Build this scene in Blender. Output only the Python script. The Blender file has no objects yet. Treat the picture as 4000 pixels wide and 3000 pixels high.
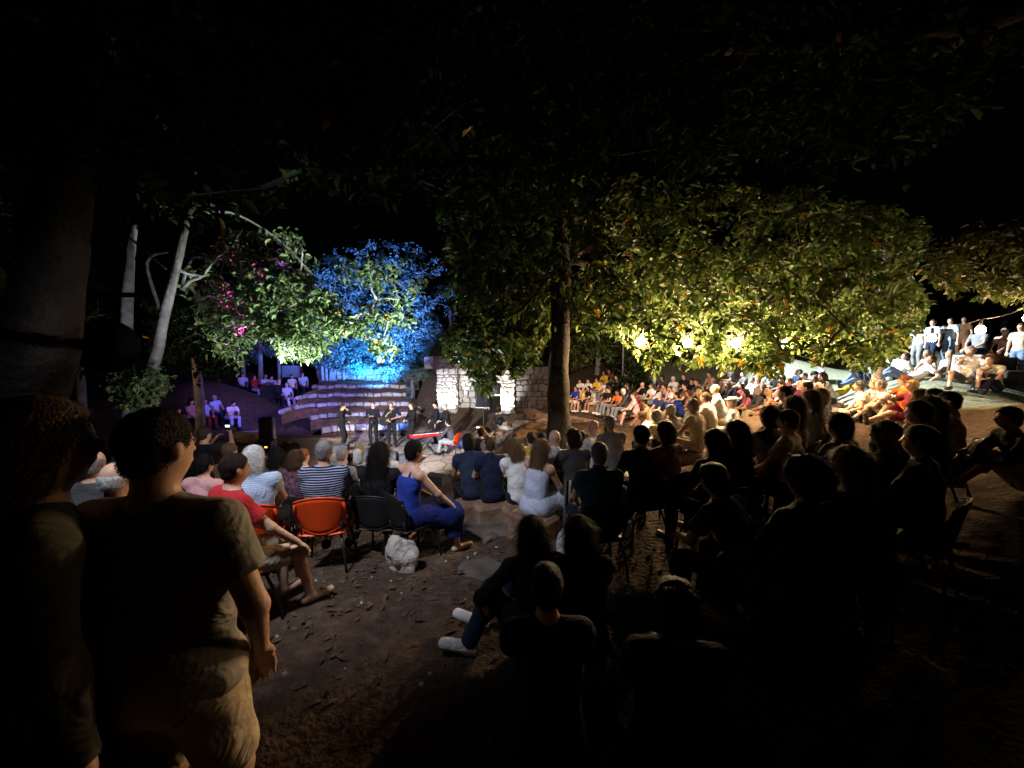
import bpy, math, random
import numpy as np
from mathutils import Vector, Matrix, Euler, noise
random.seed(7); np.random.seed(7)
R = math.radians
scn = bpy.context.scene
# ---------------------------------------------------------------- camera
PITCH = R(4.5); F = 1500.0
CAM = Vector((0, 0, 1.7))
cd = bpy.data.cameras.new('camera'); cam = bpy.data.objects.new('camera', cd)
scn.collection.objects.link(cam); scn.camera = cam
cam.location = CAM; cam.rotation_euler = (R(90)-PITCH, 0, 0)
cd.sensor_width = 36; cd.lens = 13.5; cd.clip_start = .05; cd.clip_end = 600
def P(sx, sy, Y):
    """world point seen at photo pixel (sx, sy) at distance Y in front of the camera"""
    a = (sx-2000)/F; b = (1500-sy)/F
    d = Vector((a, math.cos(PITCH)+b*math.sin(PITCH), -math.sin(PITCH)+b*math.cos(PITCH)))
    return CAM + d*(Y/d.y)
def proj(X, Y, Z):
    z = Z-CAM.z
    f = Y*math.cos(PITCH)-z*math.sin(PITCH); u = Y*math.sin(PITCH)+z*math.cos(PITCH)
    return 2000+F*X/f, 1500-F*u/f
# ---------------------------------------------------------------- world, exposure
w = bpy.data.worlds.new('World'); scn.world = w; w.use_nodes = True
nt = w.node_tree; nt.nodes.clear()
sky = nt.nodes.new('ShaderNodeTexSky'); sky.sky_type = 'NISHITA'; sky.sun_disc = False
sky.sun_elevation = R(4); sky.sun_rotation = R(200)
mixc = nt.nodes.new('ShaderNodeMix'); mixc.data_type = 'RGBA'; mixc.inputs[0].default_value = .8
mixc.inputs[7].default_value = (.10, .13, .22, 1)
bg = nt.nodes.new('ShaderNodeBackground'); bg.inputs[1].default_value = .0006
wo = nt.nodes.new('ShaderNodeOutputWorld')
nt.links.new(sky.outputs[0], mixc.inputs[6]); nt.links.new(mixc.outputs[2], bg.inputs[0]); nt.links.new(bg.outputs[0], wo.inputs[0])
vs = scn.view_settings; vs.view_transform = 'Standard'; vs.look = 'None'; vs.gamma = 1; vs.exposure = 0
scn.cycles.max_bounces = 4; scn.cycles.diffuse_bounces = 2; scn.cycles.glossy_bounces = 2
scn.cycles.transmission_bounces = 3; scn.cycles.sample_clamp_indirect = 2; scn.cycles.use_denoising = True
# ---------------------------------------------------------------- stage and audience lamps, plus added fill lights
def lamp(name, kind, loc, power, col, target=None, angle=60, blend=.5, size=.1):
    l = bpy.data.lights.new(name, kind); l.energy = power; l.color = col
    if kind == 'AREA': l.size = size; l.spread = R(120)
    else: l.shadow_soft_size = size
    if kind == 'SPOT': l.spot_size = R(angle); l.spot_blend = blend
    o = bpy.data.objects.new(name, l); scn.collection.objects.link(o); o.location = loc
    if target is not None: o.rotation_euler = (Vector(target)-Vector(loc)).to_track_quat('-Z', 'Y').to_euler()
    return o
STG = P(425, 1352, 4.75)                   # stage flood on its bar, left of the audience
lamp('stage_flood', 'SPOT', STG, 14000, (.92, .93, 1), (-4.0, 16, -1.35), 38, .5, .12)
lamp('audience_fill', 'SPOT', (-2.4, 1.3, 5.0), 1350, (.84, .87, 1), (-2.1, 5.3, -.4), 65, .9, .25)  # separate unseen fill spot added above the near audience
lamp('leaf_flood', 'SPOT', P(1700, 1690, 6.6), 2300, (.88, 1, .92), P(1080, 1240, 8.6), 52, .9, .2)  # unseen fill light added to brighten the hanging leaves at left
lamp('leaf_fill_c', 'SPOT', P(1830, 1640, 7.2), 2700, (.88, 1, .92), P(1450, 1200, 8.6), 50, .9, .2)  # second unseen fill, added for the leaves nearer the centre
lamp('leaf_fill_b', 'SPOT', P(1700, 1690, 12.5), 1300, (.85, .95, 1), P(1880, 1400, 9.2), 38, .9, .1)  # fill added from below for the centre tree's left sprays
lamp('blue_flood', 'SPOT', P(1500, 1495, 20.9), 9000, (.05, .27, 1), P(1440, 1250, 24.5), 115, .7, .15)
lamp('blue_flood_2', 'SPOT', P(1400, 1462, 22.9), 1000, (.01, .28, 1), P(1420, 1330, 25), 120, .8, .15)
lamp('blue_wide', 'SPOT', P(1560, 1560, 19.0), 15000, (.13, .26, 1), P(1500, 1100, 22), 80, .8, .15)
lamp('violet_flood', 'SPOT', P(1010, 1340, 14), 1700, (.22, .15, 1), P(1090, 1560, 20.5), 74, .8, .2)
lamp('violet_side', 'SPOT', P(1130, 1450, 12), 560, (.28, .18, 1), P(830, 1590, 17), 50, .8, .2)
lamp('blue_par_left', 'SPOT', P(1490, 1640, 16.9), 170, (.05, .18, 1), P(1490, 1600, 18.5), 130, .8, .05)
lamp('blue_par_right', 'SPOT', P(1575, 1640, 16.9), 170, (.05, .18, 1), P(1540, 1600, 18.5), 130, .8, .05)
lamp('blue_par_floor', 'SPOT', P(1868, 1664, 15.6), 150, (.05, .25, 1), P(1770, 1706, 15.6), 120, .8, .05)
lamp('blue_terrace', 'SPOT', P(1560, 1440, 14), 2600, (.38, .36, 1), P(1330, 1600, 20), 60, .8, .2)
lamp('wall_lamp_left', 'SPOT', P(1752, 1625, 19.1), 800, (.76, .80, 1), P(1748, 1500, 20.0), 84, .7, .05)
lamp('wall_lamp_right', 'SPOT', P(1985, 1625, 19.0), 900, (1, .97, .95), P(1965, 1500, 20.0), 92, .7, .05)
lamp('magenta_par', 'SPOT', P(1010, 1500, 9), 5000, (1, .08, .75), P(955, 1180, 9.6), 32, .6, .05)
lamp('magenta_par_b', 'SPOT', P(1060, 1480, 10), 5000, (.5, .1, 1), P(1200, 980, 9.6), 24, .6, .05)
lamp('warm_floor_lamp', 'POINT', P(1298, 1682, 15.9), 14, (1, .75, .45), size=.06)
lamp('lawn_flood', 'SPOT', (5.4, 17.5, 5.6), 27000, (.84, .94, 1), (13.6, 12.2, .9), 66, .5, .15)
lamp('crowd_fill', 'SPOT', (3.3, 11.2, 2.5), 2300, (1, .72, .56), (4.8, 17.5, -.6), 82, .9, .15)  # unseen fill added behind the canopy to brighten the far crowd
lamp('crowd_left_dim', 'POINT', P(520, 1480, 11.5), 35, (1, .5, .22), size=.1)
lamp('trunk_fill', 'SPOT', (-3.3, 4.7, .8), 230, (.86, .84, 1), P(570, 1400, 7), 60, .9, .2)  # fill spot added for the pale trunk, without a fixture
# ---------------------------------------------------------------- helpers
col = scn.collection
def tag(o, label=None, cat=None, group=None, kind=None):
    if label: o['label'] = label
    if cat: o['category'] = cat
    if group: o['group'] = group
    if kind: o['kind'] = kind
    return o
class MB:
    def __init__(s): s.v = []; s.f = []; s.m = []
    def add(s, vs, fs, mi=0):
        n = len(s.v); s.v += [tuple(v) for v in vs]; s.f += [tuple(i+n for i in f) for f in fs]; s.m += [mi]*len(fs)
    def box(s, c, size, rot=None, mi=0, taper=1.0, bev=0.0):
        x, y, z = [k/2 for k in size]
        if bev <= 0:
            vs = [Vector((a*x*(taper if k > 0 else 1), b*y*(taper if k > 0 else 1), k*z)) for k in (-1, 1) for a, b in ((-1,-1),(1,-1),(1,1),(-1,1))]
            fs = [(0,3,2,1),(4,5,6,7),(0,1,5,4),(1,2,6,5),(2,3,7,6),(3,0,4,7)]
        else:
            vs = []; rings = [(-z, -bev), (-z+bev, 0), (z-bev, 0), (z, -bev)]
            for zz, ins in rings:
                t = taper if zz > 0 else 1
                a, b = (x+ins)*t, (y+ins)*t
                vs += [Vector(q) for q in ((-a+bev,-b,zz),(a-bev,-b,zz),(a,-b+bev,zz),(a,b-bev,zz),(a-bev,b,zz),(-a+bev,b,zz),(-a,b-bev,zz),(-a,-b+bev,zz))]
            fs = [tuple(range(7,-1,-1)), tuple(range(24,32))]
            for r in range(3):
                for i in range(8):
                    j = (i+1) % 8; fs.append((r*8+i, r*8+j, r*8+8+j, r*8+8+i))
        M = rot.to_matrix() if isinstance(rot, Euler) else (rot if rot is not None else Matrix.Identity(3))
        c = Vector(c); s.add([M@v+c for v in vs], fs, mi)
    def tube(s, pts, rad, n=8, mi=0, caps=True, wob=0):
        pts = [Vector(p) for p in pts]; rad = rad if hasattr(rad, '__len__') else [rad]*len(pts)
        vs = []; fs = []; up = Vector((.13, .2, 1)).normalized()
        for i, p in enumerate(pts):
            d = (pts[min(i+1, len(pts)-1)]-pts[max(i-1, 0)])
            d = d.normalized() if d.length > 1e-9 else Vector((0,0,1))
            a = d.cross(up)
            if a.length < .1: a = d.cross(Vector((1,0,0)))
            a.normalize(); b = d.cross(a)
            for k in range(n):
                t = 2*math.pi*k/n
                r = rad[i]*(1+wob*noise.noise(Vector((math.cos(t)*1.3, math.sin(t)*1.3, 0))+p*1.6)) if wob else rad[i]
                vs.append(p+(a*math.cos(t)+b*math.sin(t))*r)
        for i in range(len(pts)-1):
            for k in range(n):
                j = (k+1) % n; fs.append((i*n+k, i*n+j, i*n+n+j, i*n+n+k))
        if caps: fs += [tuple(range(n-1,-1,-1)), tuple(range((len(pts)-1)*n, len(pts)*n))]
        s.add(vs, fs, mi)
    def lathe(s, prof, c=(0,0,0), n=16, M=None, mi=0):
        c = Vector(c); M = M or Matrix.Identity(3); vs = []; fs = []
        for r, z in prof:
            for k in range(n):
                t = 2*math.pi*k/n; vs.append(M@Vector((r*math.cos(t), r*math.sin(t), z))+c)
        for i in range(len(prof)-1):
            for k in range(n):
                j = (k+1) % n; fs.append((i*n+k, i*n+j, i*n+n+j, i*n+n+k))
        fs += [tuple(range(n-1,-1,-1)), tuple(range((len(prof)-1)*n, len(prof)*n))]
        s.add(vs, fs, mi)
    def prism(s, poly, th, M=None, c=(0,0,0), mi=0):
        M = M or Matrix.Identity(3); c = Vector(c); n = len(poly)
        vs = [M@Vector((x, y, -th/2))+c for x, y in poly]+[M@Vector((x, y, th/2))+c for x, y in poly]
        fs = [tuple(range(n-1,-1,-1)), tuple(range(n, 2*n))]+[(i, (i+1) % n, n+(i+1) % n, n+i) for i in range(n)]
        s.add(vs, fs, mi)
    def build(s, name, mats, parent=None, smooth=False, loc=None):
        me = bpy.data.meshes.new(name); me.from_pydata(s.v, [], s.f)
        for m in (mats if isinstance(mats, (list, tuple)) else [mats]): me.materials.append(m)
        if any(s.m): me.polygons.foreach_set('material_index', s.m)
        if smooth: me.polygons.foreach_set('use_smooth', [True]*len(s.f))
        me.update()
        return link(name, me, parent, loc)
def link(name, data, parent=None, loc=None):
    o = bpy.data.objects.new(name, data); col.objects.link(o)
    if parent: o.parent = parent
    if loc is not None: o.location = loc
    return o
def empty(name, loc, rz=0, label=None, cat=None, group=None):
    o = link(name, None, None, loc); o.rotation_euler = (0, 0, rz); o.empty_display_size = .1
    return tag(o, label, cat, group)
def copy_tree(o, parent=None):
    c = o.copy(); col.objects.link(c)
    if parent: c.parent = parent
    for ch in o.children: copy_tree(ch, c)
    return c
# ---------------------------------------------------------------- materials
MATS = {}
def mat(key, c, rough=.8, var=.25, scale=8., bump=.3, bscale=None, spec=.3, metal=0, emit=None, stripes=None, trans=0, sheen=0, yellow=0, bdist=.03, fold=0):
    if key in MATS: return MATS[key]
    m = bpy.data.materials.new(key); m.use_nodes = True; n = m.node_tree; N = n.nodes; L = n.links
    b = N['Principled BSDF']; b.inputs['Roughness'].default_value = rough; b.inputs['Metallic'].default_value = metal
    b.inputs['Specular IOR Level'].default_value = spec
    if sheen: b.inputs['Sheen Weight'].default_value = sheen
    tc = N.new('ShaderNodeTexCoord'); co = tc.outputs['Object']
    nz = N.new('ShaderNodeTexNoise'); nz.inputs['Scale'].default_value = scale; nz.inputs['Detail'].default_value = 4
    L.new(co, nz.inputs['Vector'])
    rp = N.new('ShaderNodeValToRGB'); rp.color_ramp.elements[0].position = .3; rp.color_ramp.elements[1].position = .7
    rp.color_ramp.elements[0].color = (*[k*(1-var) for k in c], 1); rp.color_ramp.elements[1].color = (*[min(k*(1+var), .95) for k in c], 1)
    L.new(nz.outputs['Fac'], rp.inputs['Fac']); out = rp.outputs['Color']
    if stripes:
        sc, c2, axis, wid = stripes
        sp = N.new('ShaderNodeSeparateXYZ'); L.new(co, sp.inputs[0])
        m1 = N.new('ShaderNodeMath'); m1.operation = 'MULTIPLY'; m1.inputs[1].default_value = sc
        L.new(sp.outputs[axis], m1.inputs[0])
        m2 = N.new('ShaderNodeMath'); m2.operation = 'FRACT'; L.new(m1.outputs[0], m2.inputs[0])
        m3 = N.new('ShaderNodeMath'); m3.operation = 'LESS_THAN'; m3.inputs[1].default_value = wid; L.new(m2.outputs[0], m3.inputs[0])
        mx = N.new('ShaderNodeMix'); mx.data_type = 'RGBA'; L.new(m3.outputs[0], mx.inputs[0]); L.new(out, mx.inputs[6]); mx.inputs[7].default_value = (*c2, 1)
        out = mx.outputs[2]
    if yellow:      # some leaves turned yellow: decided per leaf
        at = N.new('ShaderNodeAttribute'); at.attribute_name = 'leafrand'
        r2 = N.new('ShaderNodeValToRGB'); e = r2.color_ramp.elements; r2.color_ramp.interpolation = 'LINEAR'
        e[0].position = 0; e[0].color = (*[k*.55 for k in c], 1); e[1].position = .8; e[1].color = (*[k*1.5 for k in c], 1)
        e2 = r2.color_ramp.elements.new(1-yellow); e2.color = (c[0]*1.9, c[1]*1.45, c[2], 1)
        e3 = r2.color_ramp.elements.new(min(.999, 1-yellow*.8)); e3.color = (.5, .27, .03, 1)
        L.new(at.outputs['Fac'], r2.inputs['Fac']); out = r2.outputs['Color']
    L.new(out, b.inputs['Base Color'])
    if bump:
        bz = N.new('ShaderNodeTexNoise'); bz.inputs['Scale'].default_value = bscale or scale*3; bz.inputs['Detail'].default_value = 5
        L.new(co, bz.inputs['Vector'])
        bp = N.new('ShaderNodeBump'); bp.inputs['Strength'].default_value = bump; bp.inputs['Distance'].default_value = bdist
        if fold:
            fz = N.new('ShaderNodeTexNoise'); fz.inputs['Scale'].default_value = 5; fz.inputs['Distortion'].default_value = 2.2; fz.inputs['Detail'].default_value = 2; L.new(co, fz.inputs['Vector'])
            fb = N.new('ShaderNodeBump'); fb.inputs['Strength'].default_value = fold; fb.inputs['Distance'].default_value = .05; L.new(fz.outputs['Fac'], fb.inputs['Height']); L.new(fb.outputs[0], bp.inputs['Normal'])
        L.new(bz.outputs['Fac'], bp.inputs['Height']); L.new(bp.outputs[0], b.inputs['Normal'])
    if emit:
        b.inputs['Emission Color'].default_value = (*emit[:3], 1); b.inputs['Emission Strength'].default_value = emit[3]
    if trans:
        tr = N.new('ShaderNodeBsdfTranslucent'); L.new(out, tr.inputs[0]); ms = N.new('ShaderNodeMixShader')
        ms.inputs[0].default_value = trans; L.new(b.outputs[0], ms.inputs[1]); L.new(tr.outputs[0], ms.inputs[2])
        L.new(ms.outputs[0], N['Material Output'].inputs[0])
    MATS[key] = m; return m
SKIN = [mat('skin_fair', (.56, .34, .24), .5, .08, 20, .1, 60), mat('skin_tan', (.42, .24, .155), .5, .08, 20, .1, 60),
        mat('skin_pink', (.60, .35, .28), .45, .08, 20, .1, 60), mat('skin_brown', (.30, .16, .10), .5, .08, 20, .1, 60)]
M_EYE = mat('eye_dark', (.03, .02, .02), .2, 0, 5, 0); M_LIP = mat('lip', (.36, .13, .11), .5, 0, 5, 0)
HC = dict(black=(.010, .008, .008), dark=(.022, .014, .010), brown=(.07, .035, .018), ginger=(.25, .08, .03), lightbrown=(.16, .09, .045),
          blond=(.42, .29, .14), gray=(.26, .25, .25), white=(.72, .71, .69), darkgray=(.10, .095, .09))
CC = dict(darkolive=(.045, .042, .030), paleblue=(.52, .58, .74), stone=(.30, .29, .26), white=(.74, .74, .73), black=(.012, .012, .014), navy=(.012, .017, .042), blue=(.020, .042, .28), blue_shaded=(.010, .018, .11), royal=(.02, .05, .36), lightblue=(.42, .54, .70),
          sky=(.40, .48, .70), gray=(.22, .23, .24), darkgray=(.06, .06, .065), lightgray=(.5, .5, .5), red=(.42, .025, .03), maroon=(.16, .02, .025),
          orange=(.72, .16, .03), yellow=(.72, .48, .05), green=(.02, .16, .08), beige=(.50, .42, .30), khaki=(.30, .26, .18), pink=(.62, .33, .32),
          brown=(.14, .07, .035), denim=(.022, .032, .065), jeans=(.14, .20, .34), purple=(.16, .09, .22), teal=(.012, .036, .046), olive=(.10, .11, .06), cream=(.70, .63, .48), rose=(.5, .12, .2))
def cloth(c): return mat('cloth_'+c, CC[c], .85, .10, 9, .4, 110, .12, sheen=.03, bdist=.004, fold=.55)
def hairm(c): return mat('hair_'+c, HC[c], .55, .35, 40, .6, 120, .12 if c in ('black', 'dark') else .3)
M_BLACK = mat('black_plastic', (.015, .015, .016), .45, .2, 30, .1)
M_METAL = mat('dark_metal', (.04, .04, .042), .4, .2, 30, .05, metal=.7)
M_CHROME = mat('pale_metal', (.5, .5, .5), .35, .1, 30, .05, metal=.8)
M_ORANGE = mat('orange_plastic', (.75, .075, .012), .38, .08, 6, .06, 80, .4)
M_GRAYBOX = mat('gray_cabinet', (.16, .165, .18), .6, .15, 12, .2)
M_MONITOR = mat('monitor_cabinet', (.045, .047, .055), .65, .15, 12, .2)
M_GRILLE = mat('grille', (.03, .03, .033), .7, .3, 90, .5, 160)
M_STONE = mat('limestone', (.33, .31, .285), .9, .38, 3.2, 1.0, 9)
M_STONE2 = mat('pale_limestone', (.42, .385, .34), .9, .3, 5, 1.0, 11)
M_BRICKISH = mat('ruddy_rock', (.24, .15, .10), .9, .4, 3, 1.0, 10)
M_DIRT = mat('terrace_dirt', (.16, .085, .045), .95, .4, 3, 1.0, 14)
M_BARKP = mat('pale_bark', (.27, .25, .25), .9, .45, 5, 1.0, 14)
M_BARKX = mat('black_bark', (.014, .012, .010), .95, .45, 6, 1.0, 16)
M_MATTE = mat('matte_black', (.008, .008, .008), .95, .2, 30, .1, spec=.03)
M_BARKD = mat('dark_bark', (.042, .036, .030), .95, .45, 6, 1.0, 16)
M_WOOD = mat('wood', (.32, .17, .08), .6, .3, 12, .2)
M_TWIG = mat('twig_bark', (.22, .17, .12), .9, .3, 15, .5)
# ---------------------------------------------------------------- smooth solid modelling: distance fields turned into one surface
class Field:
    def __init__(s, lo, hi, h):
        s.lo = np.array(lo, float); s.h = h
        s.n = np.maximum(np.ceil((np.array(hi)-s.lo)/h).astype(int)+1, 4)
        s.F = np.full(s.n, .25, np.float32)
    def block(s, a, b):
        i0 = np.clip(np.floor((np.array(a)-s.lo)/s.h).astype(int), 0, s.n-1); i1 = np.clip(np.ceil((np.array(b)-s.lo)/s.h).astype(int)+1, 1, s.n)
        if (i1 <= i0).any(): return None
        g = np.meshgrid(*[s.lo[k]+s.h*np.arange(i0[k], i1[k]) for k in range(3)], indexing='ij')
        return tuple(slice(i0[k], i1[k]) for k in range(3)), g
    def put(s, sl, d, k, cuts, g, sub):
        for p, n in cuts:
            d = np.maximum(d, (g[0]-p[0])*n[0]+(g[1]-p[1])*n[1]+(g[2]-p[2])*n[2])
        A = s.F[sl]
        if sub:
            d = -d; h = np.maximum(k-np.abs(A-d), 0)/k; s.F[sl] = np.maximum(A, d)+h*h*k*.25
        else:
            h = np.maximum(k-np.abs(A-d), 0)/k; s.F[sl] = np.minimum(A, d)-h*h*k*.25
    def cap(s, a, b, ra, rb, k=.03, cuts=(), sub=False):
        a = np.array(a, float); b = np.array(b, float); m = max(ra, rb)+k+s.h*2
        r = s.block(np.minimum(a, b)-m, np.maximum(a, b)+m)
        if r is None: return
        sl, g = r; ba = b-a; q = [g[i]-a[i] for i in range(3)]
        t = np.clip((q[0]*ba[0]+q[1]*ba[1]+q[2]*ba[2])/max(ba@ba, 1e-9), 0, 1)
        d = np.sqrt(sum((q[i]-t*ba[i])**2 for i in range(3)))-(ra+(rb-ra)*t)
        s.put(sl, d, k, cuts, g, sub)
    def ell(s, c, rad, M=None, k=.03, cuts=(), sub=False):
        c = np.array(c, float); rad = np.array(rad, float); M = np.eye(3) if M is None else np.array(M)
        m = max(rad)+k+s.h*2
        r = s.block(c-m, c+m)
        if r is None: return
        sl, g = r; q = [g[i]-c[i] for i in range(3)]
        l = [q[0]*M[0][i]+q[1]*M[1][i]+q[2]*M[2][i] for i in range(3)]
        k0 = np.sqrt(sum((l[i]/rad[i])**2 for i in range(3))); k1 = np.sqrt(sum((l[i]/rad[i]**2)**2 for i in range(3)))+1e-9
        s.put(sl, k0*(k0-1)/k1, k, cuts, g, sub)
    def mesh(s, name, wob=0, freq=20):
        F = s.F
        if wob:
            g = np.meshgrid(*[s.lo[k]+s.h*np.arange(s.n[k]) for k in range(3)], indexing='ij')
            x, y, z = g; F = F+(wob*(np.sin(.7*freq*x+2.5*np.sin(5*z))*np.sin(.8*freq*z+2*np.sin(9*x)+4*y)+.55*np.sin(1.6*freq*(z+.6*x*np.sign(x))+3*np.sin(7*y+4*x))) if freq < 30 else wob*(np.sin(freq*x+9*z)*np.sin(freq*1.2*z+7*y)+.5*np.sin(freq*2.1*y+5*x)))
        F[0,:,:] = F[-1,:,:] = .2; F[:,0,:] = F[:,-1,:] = .2; F[:,:,0] = F[:,:,-1] = .2
        S = F < 0; n = F.shape
        cs = [(i, j, k) for i in (0,1) for j in (0,1) for k in (0,1)]
        cnt = np.zeros((n[0]-1, n[1]-1, n[2]-1), np.int8)
        for i, j, k in cs: cnt += S[i:n[0]-1+i, j:n[1]-1+j, k:n[2]-1+k]
        mask = (cnt > 0) & (cnt < 8); I, J, K = np.nonzero(mask)
        idx = np.full(mask.shape, -1, np.int64); idx[I, J, K] = np.arange(len(I))
        V = {c: F[I+c[0], J+c[1], K+c[2]] for c in cs}
        acc = np.zeros((len(I), 3)); ct = np.zeros(len(I))
        for a in cs:
            for ax in range(3):
                if a[ax]: continue
                b = list(a); b[ax] = 1; b = tuple(b)
                x = (V[a] < 0) != (V[b] < 0); t = np.where(x, V[a]/np.where(x, V[a]-V[b], 1), 0)
                for m in range(3): acc[:, m] += np.where(x, a[m]+(t if m == ax else 0), 0)
                ct += x
        vs = s.lo+s.h*(np.stack([I, J, K], 1)+acc/ct[:, None])
        fs = []
        for ax in range(3):
            o = [1, 1, 1]; o[ax] = 0; hi = [n[0]-1, n[1]-1, n[2]-1]
            sl0 = tuple(slice(o[m], hi[m]) for m in range(3)); b = [slice(o[m], hi[m]) for m in range(3)]; b[ax] = slice(1, n[ax])
            A = S[sl0]; B = S[tuple(b)]; x = A != B
            i = np.argwhere(x)+np.array(o); s0 = A[x]
            u, v = [m for m in range(3) if m != ax]
            e = np.eye(3, dtype=int)
            c = [i-e[u]-e[v], i-e[v], i, i-e[u]]
            q = np.stack([idx[k[:, 0], k[:, 1], k[:, 2]] for k in c], 1)
            flip = s0 if ax != 1 else ~s0
            q[~flip] = q[~flip][:, ::-1]; fs.append(q)
        fs = np.concatenate(fs)
        me = bpy.data.meshes.new(name); me.vertices.add(len(vs)); me.vertices.foreach_set('co', vs.ravel())
        me.loops.add(len(fs)*4); me.loops.foreach_set('vertex_index', fs.ravel().astype(np.int32))
        me.polygons.add(len(fs)); me.polygons.foreach_set('loop_start', np.arange(0, len(fs)*4, 4, dtype=np.int32))
        me.polygons.foreach_set('use_smooth', np.ones(len(fs), bool)); me.update(calc_edges=True); me.validate()
        return me, vs, fs
# ---------------------------------------------------------------- people
def ik(a, t, l1, l2, pole):
    a = Vector(a); t = Vector(t); v = t-a; d = max(min(v.length, l1+l2-.004), abs(l1-l2)+.01); u = v.normalized(); t = a+u*d
    c = (l1*l1-l2*l2+d*d)/(2*d); h = math.sqrt(max(l1*l1-c*c, 0)); p = Vector(pole); p = p-u*p.dot(u)
    p = p.normalized() if p.length > 1e-6 else Vector((0,0,1))
    return a+u*c+p*h, t
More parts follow.
